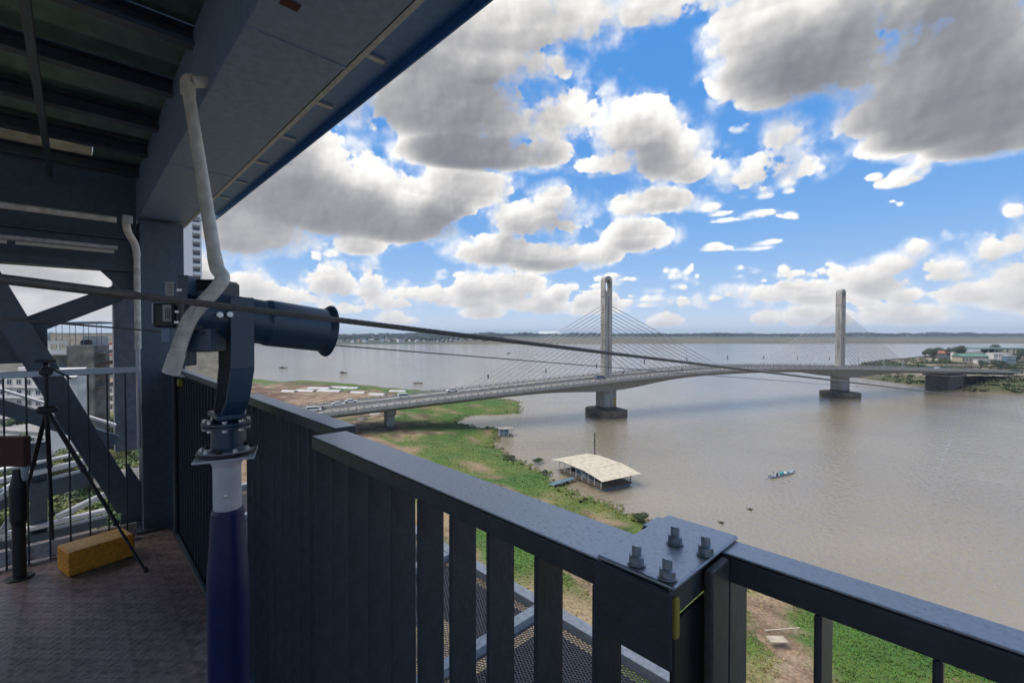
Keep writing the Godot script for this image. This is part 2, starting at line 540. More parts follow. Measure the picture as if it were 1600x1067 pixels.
func SKY_BLOBS() -> Array:     # clouds in view: where they stand, how wide and tall, how thick
	return [
		[560, 120, 190, 130, 1.0], [690, 170, 190, 90, 1.0], [800, 190, 110, 75, 1.1], [760, 245, 120, 40, 1.6], [640, 60, 200, 90, 0.7],
		[830, 60, 140, 65, 0.5], [950, 25, 150, 55, 0.4], [760, 110, 120, 70, 0.6], [1060, 20, 110, 40, 0.5], [900, -40, 300, 60, 0.6], [850, 110, 60, 45, 0.6],
		[520, 330, 170, 75, 1.3], [420, 300, 160, 110, 0.9], [620, 350, 100, 50, 1.4], [690, 330, 50, 35, 0.6], [380, 370, 120, 60, 0.9], [730, 300, 70, 40, 0.4],
		[850, 350, 85, 45, 0.8], [880, 320, 55, 30, 0.7], [780, 395, 75, 34, 0.9], [860, 405, 80, 32, 1.0], [990, 375, 55, 32, 0.5], [930, 400, 40, 26, 0.5], [500, 395, 30, 18, 0.3], [560, 385, 40, 22, 0.4],
		[990, 215, 75, 55, 0.6], [1040, 250, 65, 60, 0.8], [950, 260, 50, 30, 0.4], [1010, 320, 75, 26, 0.7], [1000, 180, 30, 25, 0.4], [1080, 270, 40, 30, 0.6],
		[1180, 270, 95, 45, 0.6], [1230, 215, 55, 45, 0.5], [1130, 310, 40, 20, 0.4], [1215, 150, 70, 45, 0.5], [1150, 208, 22, 10, 0.3], [1220, 292, 40, 18, 0.4],
		[1330, 90, 240, 110, 1.3], [1480, 130, 220, 110, 1.5], [1400, 90, 260, 100, 1.4], [1240, 110, 130, 70, 1.1], [1340, 50, 160, 110, 1.4], [1500, 60, 200, 140, 1.5], [1560, 180, 140, 70, 1.4], [1600, 100, 180, 130, 1.5], [1400, 180, 170, 50, 1.3], [1250, 50, 140, 60, 0.8], [1180, 30, 90, 50, 0.6], [1420, 0, 260, 90, 1.2], [1570, 215, 140, 45, 1.2], [1480, 200, 150, 50, 1.3],
		[1395, 280, 50, 17, 0.2], [1430, 265, 22, 14, 0.2], [1150, 338, 60, 10, 0.15], [1160, 386, 60, 9, 0.15], [1230, 340, 18, 7, 0.1], [1585, 330, 26, 26, 0.4], [1400, 318, 18, 10, 0.2], [1490, 375, 22, 16, 0.3],
		[400, 450, 60, 34, 0.5], [520, 445, 46, 36, 0.5], [580, 450, 24, 40, 0.45], [460, 470, 70, 20, 0.5], [620, 450, 20, 16, 0.3], [680, 465, 40, 22, 0.45], [740, 455, 44, 26, 0.5], [800, 450, 50, 22, 0.5], [860, 460, 44, 16, 0.4], [590, 480, 60, 14, 0.4], [700, 432, 26, 10, 0.3],
		[910, 455, 26, 12, 0.3], [970, 437, 46, 12, 0.3], [1040, 428, 20, 12, 0.3], [1090, 435, 22, 18, 0.35], [1130, 470, 60, 12, 0.3], [1170, 425, 30, 12, 0.3], [1210, 430, 26, 14, 0.35], [1240, 440, 40, 16, 0.4], [1290, 425, 36, 20, 0.4], [1000, 465, 60, 12, 0.3], [1060, 480, 60, 8, 0.2],
		[1360, 440, 50, 28, 0.45], [1400, 415, 40, 24, 0.45], [1435, 390, 34, 28, 0.45], [1480, 420, 60, 30, 0.5], [1545, 395, 44, 40, 0.5], [1585, 380, 40, 36, 0.5], [1600, 430, 60, 36, 0.5], [1640, 400, 60, 60, 0.6], [1530, 455, 80, 18, 0.4], [1420, 465, 80, 16, 0.4], [1320, 475, 60, 12, 0.3], [300, 430, 70, 50, 0.7], [200, 400, 90, 70, 0.8], [60, 430, 120, 60, 0.8], [100, 480, 120, 24, 0.5], [-60, 380, 160, 100, 0.8], [880, 480, 70, 10, 0.3], [780, 482, 60, 10, 0.3], [330, 200, 160, 120, 1.0], [180, 120, 160, 120, 0.8], [60, 260, 120, 90, 0.8],
	]

func setup() -> void:
	cam = Camera3D.new()
	cam.name = "camera"
	cam_basis = Basis(Vector3.UP, -TH) * Basis(Vector3.RIGHT, -PITCH)
	cam.transform = Transform3D(cam_basis, Vector3(0, EYE, 0))
	cam.fov = rad_to_deg(2.0 * atan(533.5 / FOC))
	cam.near = 0.05
	cam.far = 16000.0
	add_child(cam)
	cam.current = true
	R = Vector3(cos(TH), 0, sin(TH))
	FW = Vector3(sin(TH), 0, -cos(TH))
	envi = Environment.new()
	envi.background_mode = Environment.BG_SKY
	envi.tonemap_mode = Environment.TONE_MAPPER_LINEAR
	envi.tonemap_exposure = 2.9
	envi.sdfgi_enabled = true
	envi.ssao_enabled = true
	envi.ssil_enabled = true
	var sm := PanoramaSkyMaterial.new()
	sm.panorama = ImageTexture.create_from_image(sky_image())
	var sky := Sky.new()
	sky.sky_material = sm
	envi.sky = sky
	envi.fog_enabled = true
	envi.fog_density = 0.0001
	envi.fog_light_color = Color(0.72, 0.80, 0.90)
	var we := WorldEnvironment.new()
	we.name = "environment"
	we.environment = envi
	add_child(we)
	var sun := DirectionalLight3D.new()
	sun.name = "sun"
	sun.light_energy = 0.45
	sun.light_color = Color(1.0, 0.955, 0.88)
	sun.light_angular_distance = 60.0
	sun.shadow_enabled = true
	var head := TH - deg_to_rad(104.0)      # bearing of the sun from -Z
	var el := deg_to_rad(58.0)
	var to := Vector3(sin(head) * cos(el), sin(el), -cos(head) * cos(el))
	sun.basis = Basis.looking_at(-to, Vector3.UP)
	add_child(sun)

# ------------------------------------------------------------------ the platform
const FLOOR := -1.65
const TOP := -0.29           # top of the guard rails, below the eye
func plate_texture() -> ImageTexture:    # relief of chequered steel plate: short raised bars, turned in turn
	var n := 256
	var h := Image.create_empty(n, n, false, Image.FORMAT_RGB8)
	for y in n:
		for x in n:
			var cx := x / 64.0
			var cy := y / 64.0
			var best := 0.0
			for k in 2:
				var ux: float = cx + 0.5 * k
				var uy: float = cy + 0.5 * k
				var ix := int(floor(ux))
				var fx := ux - ix - 0.5
				var fy: float = uy - floor(uy) - 0.5
				var s: float = 1.0 if k == 0 else -1.0
				var u: float = (fx + fy * s) * 0.7071
				var v: float = (fx - fy * s) * 0.7071
				best = maxf(best, clampf(1.6 - (u * u / 0.105 + v * v / 0.0075) * 1.6, 0.0, 1.0))
			var c := best * 0.8
			h.set_pixel(x, y, Color(c, c, c))
	h.bump_map_to_normal_map(5.0)
	return ImageTexture.create_from_image(h)
func platform() -> void:
	# floor
	var fm := StandardMaterial3D.new()
	fm.albedo_color = lin(0.34, 0.255, 0.252)
	fm.albedo_texture = noise_tex(41, 0.006, 0.6, 1.0, 6)
	fm.roughness = 0.42
	fm.roughness_texture = noise_tex(42, 0.01, 0.7, 1.0, 5)
	fm.uv1_triplanar = true
	fm.uv1_world_triplanar = true
	fm.uv1_scale = Vector3.ONE * 4.5
	fm.normal_enabled = true
	fm.normal_texture = plate_texture()
	fm.normal_scale = 1.7
	M.floor = fm
	var st := ST()
	bx(st, V(-3.0, FLOOR - 0.006, 1.2), Vector3(7.15, 0.012, 8.0))
	tag(obj("platform_floor", st, fm), "dark chequered steel floor of the platform", "", "", "structure")
	st = ST()
	bx(st, V(0.588, FLOOR - 0.11, 1.2), Vector3(0.018, 0.26, 8.0))
	for k in 6:
		ibeam(st, V(-6.5, FLOOR - 0.112, -2.2 + k * 1.4), V(0.575, FLOOR - 0.112, -2.2 + k * 1.4), 0.1, 0.2)
	tag(obj("floor_beam", st, M.steel), "dark steel edge beam and joists under the platform floor", "", "", "structure")

	# steel frame: column, box beam over the rail, braced end frame
	var fr := thing("steel_frame", "dark blue-grey steel column, box beam and crossed braces of the platform", "steel frame", V(0.55, FLOOR, 5.0))
	var o := fr.position
	st = ST()
	bbx(st, V(0.55, -0.36, 5.0) - o, Vector3(0.30, 2.6, 0.30), 0.006)
	bbx(st, V(0.55, FLOOR + 0.012, 5.0) - o, Vector3(0.40, 0.024, 0.40), 0.004)
	bbx(st, V(0.55, -0.62, 5.0) - o, Vector3(0.306, 0.09, 0.306), 0.003)
	obj("column", st, M.steel, fr)
	st = ST()
	bbx(st, V(0.565, 1.16, 1.4) - o, Vector3(0.33, 0.38, 8.0), 0.004)
	obj("box_beam", st, M.soffit, fr)
	st = ST()
	bx(st, V(0.742, 1.0, 1.4) - o, Vector3(0.02, 0.06, 8.0))
	obj("beam_lip", st, M.galva, fr)
	for k in 5:
		st = ST()
		bx(st, V(0.565, 0.9685, -1.6 + k * 1.62) - o, Vector3(0.326, 0.004, 0.014))
		obj("weld_seam", st, M.soffit, fr)
	st = ST()
	bx(st, fl(453, 7, EYE + 0.967) - o, Vector3(0.05, 0.003, 0.035))
	obj("red_mark", st, M.rust, fr)  # small rust-red mark on the beam's underside
	st = ST()
	ibeam(st, V(-6.0, 0.66, 5.06) - o, V(0.40, 0.66, 5.06) - o, 0.14, 0.28)
	obj("end_beam", st, M.steel, fr)
	st = ST()
	prism(st, PackedVector2Array([Vector2(0.40, 0.8), Vector2(0.40, 0.30), Vector2(0.36, 0.30), Vector2(0.17, 0.515), Vector2(0.1, 0.8)]), Transform3D(Basis(), V(0, 0, 5.12) - o), 0.02)
	obj("haunch", st, M.steel, fr)
	st = ST()
	ibeam(st, at_a(-60, 372, 5.15) - o, at_a(199, 790, 5.15) - o, 0.16, 0.155, Vector3.FORWARD)
	obj("brace", st, M.steel, fr)
	st = ST()
	ibeam(st, at_a(184, 458, 5.36) - o, at_a(-60, 548, 5.36) - o, 0.14, 0.15, Vector3.FORWARD)
	obj("brace", st, M.steel, fr)
	st = ST()
	var g1 := at_a(-90, 505, 5.25) - o
	var g2 := at_a(74, 566, 5.25) - o
	bbx(st, (g1 + g2) * 0.5, Vector3(absf(g2.x - g1.x), absf(g2.y - g1.y), 0.03), 0.003)
	obj("gusset_plate", st, M.steel, fr)
	st = ST()
	prism(st, PackedVector2Array([Vector2(0.26, -1.62), Vector2(0.40, -1.62), Vector2(0.40, -1.28), Vector2(0.32, -1.1)]), Transform3D(Basis(), V(0, 0, 5.05) - o), 0.02)
	obj("foot_gusset", st, M.steel, fr)

	# the outer column behind the end frame
	st = ST()
	var c1 := at_a(179, 700, 6.6)
	var c2 := at_a(210, 440, 6.6)
	bbx(st, Vector3((c1.x + c2.x) * 0.5, EYE - 0.15, -6.7), Vector3(absf(c2.x - c1.x), 2.3, 0.2), 0.006)
	tag(obj("outer_column", st, M.outer), "slimmer grey-blue steel column standing behind the main column", "column")

	# roof: folded sheets over purlins, one translucent strip
	var rf := thing("platform_roof", "dark green-grey corrugated metal roof on steel purlins over the platform", "roof", V(-2.4, 1.36, 1.2))
	o = rf.position
	var a := -3.2
	while a < 6.05:
		var wide := 0.62
		var split: bool = a > 4.1 and a < 4.6
		st = ST()
		var seg := 14
		for k in seg:
			var x0 := a + wide * k / seg
			var x1 := a + wide * (k + 1) / seg
			var h0 := 1.36 + (0.028 if int((k) / 2.0) % 2 == 0 else 0.0)
			var h1 := 1.36 + (0.028 if int((k + 1) / 2.0) % 2 == 0 else 0.0)
			var e := 0.55 if split else 1.17
			for dh in [0.0, 0.004]:
				quad(st, V(0.12 if split else -6.5, h0 + dh, x0) - o, V(e + (0.62 if split else 0.0), h0 + dh, x0) - o, V(e + (0.62 if split else 0.0), h1 + dh, x1) - o, V(0.12 if split else -6.5, h1 + dh, x1) - o, Vector3.DOWN if dh == 0.0 else Vector3.UP)
		obj("roof_sheet", st, M.roof_under if true else M.eave, rf)
		if split:
			st = ST()
			for k in seg:
				var x0 := a + wide * k / seg
				var x1 := a + wide * (k + 1) / seg
				var h0 := 1.362 + (0.028 if int((k) / 2.0) % 2 == 0 else 0.0)
				var h1 := 1.362 + (0.028 if int((k + 1) / 2.0) % 2 == 0 else 0.0)
				quad(st, V(-3.5, h0, x0) - o, V(0.118, h0, x0) - o, V(0.118, h1, x1) - o, V(-3.5, h1, x1) - o, Vector3.DOWN)
			obj("skylight_sheet", st, M.skylight, rf)
			st = ST()
			quad(st, V(-6.5, 1.37, a) - o, V(-3.5, 1.37, a) - o, V(-3.5, 1.37, a + wide) - o, V(-6.5, 1.37, a + wide) - o, Vector3.DOWN)
			obj("roof_sheet", st, M.roof_under, rf)
		a += wide
	# eave soffit outside the box beam, with its light strips
	st = ST()
	bx(st, V(0.955, 1.335, 1.45) - o, Vector3(0.43, 0.012, 9.2))
	obj("eave_soffit", st, M.eave, rf)
	st = ST()
	bbx(st, V(1.178, 1.33, 1.45) - o, Vector3(0.012, 0.10, 9.24), 0.003)
	obj("eave_trim", st, M.eave, rf)
	for k in 11:
		st = ST()
		bx(st, V(0.955, 1.322, 0.2 + k * 0.62) - o, Vector3(0.31, 0.012, 0.03))
		obj("eave_strip", st, M.galva, rf)
	for k in 15:
		var pa := -3.34 + k * 0.58
		st = ST()
		bx(st, V(-2.97, 1.347, pa) - o, Vector3(6.8, 0.008, 0.06))
		bx(st, V(-2.97, 1.308, pa + 0.026) - o, Vector3(6.8, 0.068, 0.006))
		bx(st, V(-2.97, 1.27, pa) - o, Vector3(6.8, 0.008, 0.06))
		obj("purlin", st, M.steel, rf)
	for pp in [-0.115, -1.6, -3.0]:
		st = ST()
		ibeam(st, V(pp, 1.23, -2.6) - o, V(pp, 1.23, 5.0) - o, 0.03, 0.06)
		obj("roof_rail", st, M.steel, rf)
	st = ST()
	bx(st, V(-2.9, 1.08, 5.09) - o, Vector3(6.6, 0.57, 0.012))
	obj("end_sheet", st, M.steel, rf)

	# service fittings under the roof
	var lamp := thing("tube_lamp", "thin fluorescent tube lamp hanging under the roof by the end beam", "lamp", V(-0.4, 0.64, 4.62))
	st = ST()
	bbx(st, Vector3(-0.2, 0.012, 0), Vector3(1.7, 0.03, 0.05), 0.006)
	obj("lamp_body", st, M.galva, lamp)
	for k in 3:
		st = ST()
		tube(st, [Vector3(-0.98 + k * 0.55, -0.018, 0), Vector3(-0.47 + k * 0.55, -0.018, 0)], 0.013, 8)
		obj("lamp_tube", st, M.lamp_glass, lamp)
	st = ST()
	tube(st, [Vector3(0.0, 0.03, 0), Vector3(-0.02, 0.24, 0.0)], 0.008, 6)
	obj("hanger", st, M.galva, lamp)
	var cd := thing("wall_conduit", "thin white conduit running under the roof and down beside the column", "pipe", V(0.3, 0.8, 4.4))
	o = cd.position
	st = ST()
	tube(st, [V(-2.2, 0.825, 4.4) - o, V(0.235, 0.825, 4.4) - o], 0.022, 8)
	obj("ceiling_run", st, M.pvc, cd)
	st = ST()
	tube(st, smooth_path([at_a(196, 344, 4.4) - o, at_a(199, 362, 4.42) - o, at_a(210, 382, 4.5) - o, at_a(213, 400, 4.5) - o]), 0.025, 10)
	obj("swan_neck", st, M.pvc, cd)
	st = ST()
	tube(st, [at_a(213, 396, 4.5) - o, at_a(215, 545, 4.5) - o], 0.021, 10)
	obj("down_pipe", st, M.pvc, cd)
	st = ST()
	tube(st, [at_a(215, 545, 4.5) - o, at_a(217, 700, 4.5) - o], 0.012, 8)
	bbx(st, at_a(198, 343, 4.4) - o, Vector3(0.06, 0.06, 0.06), 0.008)
	obj("junction_box", st, M.galva, cd)

	# end railing of rods
	var er := thing("rod_railing", "thin dark railing of vertical rods between the column and the left edge", "railing", V(0, FLOOR, 4.74))
	o = er.position
	st = ST()
	bbx(st, V(-1.5, TOP, 4.74) - o, Vector3(3.78, 0.045, 0.05), 0.004)
	obj("handrail", st, M.rail, er)
	st = ST()
	bbx(st, V(-1.5, FLOOR + 0.07, 4.76) - o, Vector3(3.7, 0.11, 0.012), 0.003)
	obj("toe_board", st, M.galva, er)
	for k in 26:
		st = ST()
		tube(st, [V(0.29 - k * 0.108, FLOOR, 4.74) - o, V(0.29 - k * 0.108, TOP - 0.022, 4.74) - o], 0.0062, 6)
		obj("rod", st, M.fin, er)

	rails()
	walkway()
	outside_steel()
	pole_device()
	cables()
	floor_things()

func guard(called: String, label: String, p0: float, p1: float, a0: float, a1: float, fins: Array, tall: float, bottom := -1.85, thick := 0.008, deep := 0.062) -> Node3D:
	var t := thing(called, label, "guard rail", V((p0 + p1) * 0.5, bottom, (a0 + a1) * 0.5), "sections of the slatted guard rail")
	var o := t.position
	var st := ST()
	bbx(st, V((p0 + p1) * 0.5, TOP - 0.002 - tall * 0.5, (a0 + a1) * 0.5) - o, Vector3(p1 - p0, tall - 0.002, absf(a1 - a0)), 0.003)
	var tr := obj("top_rail", st, M.fin, t)
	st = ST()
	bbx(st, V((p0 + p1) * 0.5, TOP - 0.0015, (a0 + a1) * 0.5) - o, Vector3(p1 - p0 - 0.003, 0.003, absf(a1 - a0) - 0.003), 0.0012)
	obj("sheen_face", st, M.rail, tr)  # thin pale sheet puts the sky's sheen on the dark rail's top
	st = ST()
	bbx(st, V((p0 + p1) * 0.5, bottom + 0.03, (a0 + a1) * 0.5) - o, Vector3(p1 - p0, 0.05, absf(a1 - a0)), 0.004)
	obj("bottom_rail", st, M.fin, t)
	var h := TOP - tall - bottom - 0.06
	st = ST()
	bbx(st, Vector3.ZERO, Vector3(deep, h, thick), 0.0025)
	var mesh := st.commit()
	for f in fins:
		var m := obj("slat", mesh, M.fin, t)
		m.position = V(p0 + 0.003 + deep * 0.5, bottom + 0.058 + h * 0.5, f) - o
		m.rotation = Vector3(rng.randf_range(-0.003, 0.003), rng.randf_range(-0.03, 0.03), 0)
	return t
func rails() -> void:
	var f := []
	for k in 10:
		f.append(0.354 + 0.106 * k)
	guard("guard_rail", "middle dark guard rail section with wide upright slats and a pale sky sheen painted on top", 0.483, 0.585, 0.245, 1.325, f, 0.036)
	f = []
	for k in 11:
		f.append(1.42 + 0.098 * k)
	guard("guard_rail", "far guard rail section standing behind the white and blue pole, slats closely set", 0.575, 0.645, 1.386, 2.44, f, 0.036)
	f = []
	for k in 16:
		f.append(0.2347 - 0.101 * k)
	guard("guard_rail", "nearest guard rail section at the lower right, running out of the picture", 0.618, 0.668, -1.4, 0.362, f, 0.036)
	f = []
	for k in 20:
		f.append(2.9 + 0.1 * k)
	var pn := guard("guard_rail", "guard rail section between the pole and the big steel column", 0.60, 0.65, 2.88, 4.83, f, 0.036)
	var st := ST()
	bx(st, V(0.628, -1.03, 3.855) - pn.position, Vector3(0.006, 1.4, 1.93))
	obj("backing_sheet", st, M.steel, pn)
	st = ST()
	bbx(st, V(0.588, -1.0, 4.62) - pn.position, Vector3(0.02, 1.38, 0.10), 0.004)
	obj("stile", st, M.fin, pn)
	st = ST()
	tube(st, [at_a(270, 586, 4.4) - pn.position, at_a(306, 590, 4.1) - pn.position], 0.010, 8)
	obj("latch_bar", st, M.galva, pn)
	st = ST()
	bbx(st, at_a(281, 598, 4.3) - pn.position, Vector3(0.04, 0.06, 0.04), 0.01)
	obj("latch_clip", st, M.lime, pn)

	# bolted joint where the two near sections meet
	var j := thing("rail_joint", "bolted steel joint plate tying the middle and near guard rail sections", "joint plate", V(0.59, TOP, 0.31))
	var o := j.position
	st = ST()
	bbx(st, V(0.577, TOP + 0.003, 0.293) - o, Vector3(0.190, 0.006, 0.107), 0.003)
	obj("top_plate", st, M.rail, j)
	st = ST()
	bbx(st, V(0.4785, TOP - 0.0445, 0.293) - o, Vector3(0.007, 0.090, 0.105), 0.003)
	obj("side_plate", st, M.fin, j)
	st = ST()
	bbx(st, V(0.588, TOP - 0.543, 0.236) - o, Vector3(0.054, 1.08, 0.012), 0.003)
	obj("end_post", st, M.post, j)
	st = ST()
	bbx(st, V(0.527, TOP - 0.75, 0.285) - o, Vector3(0.06, 0.9, 0.05), 0.004)
	obj("inner_post", st, M.fin, j)
	st = ST()
	bbx(st, V(0.5485, TOP - 0.62, 0.2505) - o, Vector3(0.104, 1.15, 0.006), 0.002)
	obj("web_plate", st, M.black, j)
	st = ST()
	bbx(st, V(0.4905, TOP - 0.033, 0.2425) - o, Vector3(0.011, 0.048, 0.007), 0.0025)
	obj("spacer_pad", st, M.lime, j)
	for q in [[995, 879], [1043, 901], [1055, 847], [1103, 864]]:
		var b := fl(q[0], q[1], EYE + TOP + 0.008) - o
		st = ST()
		lathe(st, [Vector2(0, 0), Vector2(0.0115, 0), Vector2(0.0115, 0.0012), Vector2(0, 0.0012)], b, Vector3.UP, 14)
		lathe(st, [Vector2(0.0102, 0.0012), Vector2(0.0102, 0.0085), Vector2(0.009, 0.0105), Vector2(0, 0.0105)], b, Vector3.UP, 6)
		var nut := obj("nut", st, M.rail, j)
		st = ST()
		lathe(st, [Vector2(0.0058, 0.0105), Vector2(0.0058, 0.0205), Vector2(0.005, 0.0218), Vector2(0, 0.0218)], b, Vector3.UP, 12)
		obj("bolt_shank", st, M.rail, nut)

func walkway() -> void:
	# expanded-metal safety walkway hung outside, a little below the floor
	var t := thing("mesh_walkway", "outer walkway of diamond wire mesh in light steel frames below the guard rail", "walkway", V(1.45, -1.78, 1.2))
	var o := t.position
	var h := -1.78
	var a0 := -2.03
	var a1 := 5.97
	var p0 := 0.72
	var p1 := 2.19
	for p in [p0, p1 - 0.02]:
		var st := ST()
		bbx(st, V(p, h + 0.012, (a0 + a1) * 0.5) - o, Vector3(0.085, 0.06, a1 - a0), 0.004)
		obj("frame_rail", st, M.frame, t)
	var a := a0
	while a <= a1 + 0.01:
		var st := ST()
		bbx(st, V((p0 + p1) * 0.5, h + 0.0, a) - o, Vector3(p1 - p0 - 0.11, 0.072, 0.075), 0.004)
		obj("cross_bar", st, M.frame, t)
		a += 1.0
	var st := ST()
	var pitch := 0.036
	var slope := 0.55      # across over along
	var w := p1 - p0
	var run := w / slope
	var k := a0 - run
	while k < a1:
		for s in [1.0, -1.0]:
			var sa := k
			var ea := k + run
			var t0 := clampf((a0 - sa) / run, 0, 1)
			var t1 := clampf((a1 - sa) / run, 0, 1)
			if t1 > t0:
				var q0 := V(p0 + w * (t0 if s > 0 else 1.0 - t0), h - 0.012, sa + run * t0) - o
				var q1 := V(p0 + w * (t1 if s > 0 else 1.0 - t1), h - 0.012 + 0.0015 * s, sa + run * t1) - o
				bar(st, q0, q1, 0.0042, 0.003)
		k += pitch
	# black trays standing in for the shadow under the mesh, with gaps
	for e in [[-2.0, 1.90, 1.42, 2.13], [-2.0, 1.55, 0.74, 1.16], [2.5, 5.9, 0.74, 2.13], [2.04, 2.5, 1.72, 2.13]]:
		var s2 := ST()
		bbx(s2, V((e[2] + e[3]) * 0.5, h - 0.075, (e[0] + e[1]) * 0.5) - o, Vector3(e[3] - e[2], 0.02, e[1] - e[0]), 0.004)
		obj("shade_tray", s2, M.black, t)
	tag(obj("wire_mesh", st, M.mesh, t), "", "", "", "stuff")

func outside_steel() -> void:
	# walkway steel beyond the end railing, seen through its rods
	var t := thing("outer_truss", "dark steel beams and rails with top flanges coloured sunlit pale beyond the rod railing", "truss", V(-1.0, -2.0, 6.4))
	var o := t.position
	var A := 6.4
	var list := [
		[[-40, 742], [150, 703], 0.10, 0.02, "sunlit_flange"], [[-40, 760], [152, 716], 0.12, 0.035, "sunlit_flange"],
		[[-40, 790], [166, 738], 0.16, 0.16, "steel"],
		[[88, 808], [166, 771], 0.10, 0.04, "sunlit_flange"], [[-40, 846], [166, 797], 0.10, 0.03, "sunlit_flange"], [[-40, 862], [166, 812], 0.12, 0.08, "steel"],
		[[-40, 596], [180, 664], 0.10, 0.02, "sunlit_flange"], [[-40, 622], [180, 690], 0.12, 0.13, "steel"],
		[[-40, 800], [20, 760], 0.30, 0.05, "galva"], [[-10, 850], [24, 800], 0.06, 0.06, "galva"],
	]
	for e in list:
		var st := ST()
		var q0 := at_a(e[0][0], e[0][1], A) - o
		var q1 := at_a(e[1][0], e[1][1], A) - o
		bar(st, q0, q1, e[2], e[3])
		obj("beam", st, M[e[4]], t)
	var st2 := ST()
	bbx(st2, at_a(196, 742, 6.2) - o + Vector3(0, -0.02, 0), Vector3(0.5, 0.03, 0.6), 0.004)
	obj("landing_plate", st2, M.concrete, t)
	st2 = ST()
	bar(st2, at_a(60, 690, 6.5) - o, at_a(60, 1000, 6.5) - o, 0.12, 0.12)
	obj("leg", st2, M.steel, t)

func pole_device() -> void:
	var base := W(-0.448 * 1.82 * 1.0 - 0.325, 1.82, EYE + FLOOR)
	base = fl(352, 1170, EYE + FLOOR)
	base = Vector3(dp(352, 521, 1.82).x, EYE + FLOOR, dp(352, 521, 1.82).z)
	var t := thing("swivel_tube", "dark blue flanged steel tube on a forked yoke atop a white and blue pole", "mounted tube", base)
	var o := Vector3(base.x, EYE, base.z) - base
	var k := 1.82 / FOC                      # metres per photograph pixel at the pole
	var yy := func(y: float) -> float: return (521.0 - y) * k
	var st := ST()
	lathe(st, [Vector2(0.074, FLOOR), Vector2(0.074, yy.call(905)), Vector2(0.064, yy.call(845)), Vector2(0.058, yy.call(800)), Vector2(0.0535, yy.call(795)), Vector2(0, yy.call(795))], o, Vector3.UP, 32)
	lathe(st, [Vector2(0, FLOOR + 0.015), Vector2(0.12, FLOOR + 0.015), Vector2(0.12, FLOOR), Vector2(0, FLOOR)], o, Vector3.UP, 32)
	obj("lower_pole", st, M.blue_pole, t)
	st = ST()
	lathe(st, [Vector2(0.0495, yy.call(797)), Vector2(0.0495, yy.call(728)), Vector2(0.056, yy.call(722)), Vector2(0.064, yy.call(716)), Vector2(0, yy.call(716))], o, Vector3.UP, 32)
	obj("upper_pole", st, M.white_pole, t)
	st = ST()
	lathe(st, [Vector2(0, 0.004), Vector2(0.008, 0.003), Vector2(0.0095, 0.0)], o + Vector3(0, yy.call(771), 0) + (-FW * 0.9 + R * 0.4).normalized() * 0.0495, (-FW * 0.9 + R * 0.4), 10)
	obj("screw", st, M.bolt, t)
	# square top plate with a dark round swivel ring
	st = ST()
	var tb := Basis(Vector3.UP, -TH + 0.45)
	bbx(st, o + Vector3(0, yy.call(711), 0), Vector3(0.205, 0.010, 0.205), 0.003, tb)
	obj("top_plate", st, M.white_pole, t)
	st = ST()
	lathe(st, [Vector2(0.104, yy.call(708.2)), Vector2(0.104, yy.call(703)), Vector2(0, yy.call(703))], o, Vector3.UP, 36)
	var ring := obj("swivel_ring", st, M.black, t)
	st = ST()
	lathe(st, [Vector2(0.100, yy.call(702.9)), Vector2(0.098, yy.call(702.2)), Vector2(0.050, yy.call(702.2))], o, Vector3.UP, 36)
	obj("ring_face", st, M.galva, ring)
	for i in 10:
		st = ST()
		var q := Vector3(cos(i * TAU / 10 + 0.2), 0, sin(i * TAU / 10 + 0.2)) * 0.084
		lathe(st, [Vector2(0.011, yy.call(702.2)), Vector2(0.011, yy.call(698.5)), Vector2(0.006, yy.call(698.5)), Vector2(0.006, yy.call(696.5)), Vector2(0, yy.call(696.5))], o + q, Vector3.UP, 6)
		obj("bolt", st, M.bolt if i % 3 else M.black, ring)
	st = ST()
	lathe(st, [Vector2(0.060, yy.call(702)), Vector2(0.055, yy.call(698)), Vector2(0.055, yy.call(668)), Vector2(0.086, yy.call(667)), Vector2(0.086, yy.call(663.6)), Vector2(0, yy.call(663.6))], o, Vector3.UP, 30)
	obj("neck", st, M.barrel, t)
	st = ST()
	lathe(st, [Vector2(0, yy.call(662.2)), Vector2(0.086, yy.call(662.2)), Vector2(0.086, yy.call(658)), Vector2(0, yy.call(658))], o, Vector3.UP, 30)
	var fl2 := obj("upper_flange", st, M.barrel, t)
	for i in 8:
		st = ST()
		var q := Vector3(cos(i * TAU / 8 + 0.3), 0, sin(i * TAU / 8 + 0.3)) * 0.073
		lathe(st, [Vector2(0.010, yy.call(658)), Vector2(0.010, yy.call(654)), Vector2(0, yy.call(654))], o + q, Vector3.UP, 6)
		lathe(st, [Vector2(0, yy.call(671)), Vector2(0.010, yy.call(671)), Vector2(0.010, yy.call(667))], o + q, Vector3.UP, 6)
		obj("bolt", st, M.bolt, fl2)
	# barrel: points out over the river, tipped down
	var bd := (Vector3.RIGHT * cos(0.131) - Vector3.UP * sin(0.131)).normalized()
	var bo := o + Vector3(0, yy.call(495.5), 0)          # barrel axis above the pole
	st = ST()
	var rb := 0.089
	var rf := 0.097
	lathe(st, [Vector2(0, -0.10), Vector2(rb, -0.10), Vector2(rb, 0.125), Vector2(rf, 0.155), Vector2(rf, 0.395)], bo, bd, 40)
	lathe(st, [Vector2(rf - 0.006, 0.41), Vector2(rf - 0.006, -0.08)], bo, bd, 40)
	obj("barrel", st, M.barrel, t)
	st = ST()
	lathe(st, [Vector2(rf, 0.385), Vector2(rf + 0.008, 0.392), Vector2(0.116, 0.404), Vector2(0.118, 0.409), Vector2(0.118, 0.413), Vector2(rf - 0.006, 0.413)], bo, bd, 44)
	obj("mouth_flange", st, M.barrel, t)
	st = ST()
	var side := -Vector3.FORWARD        # towards the viewer
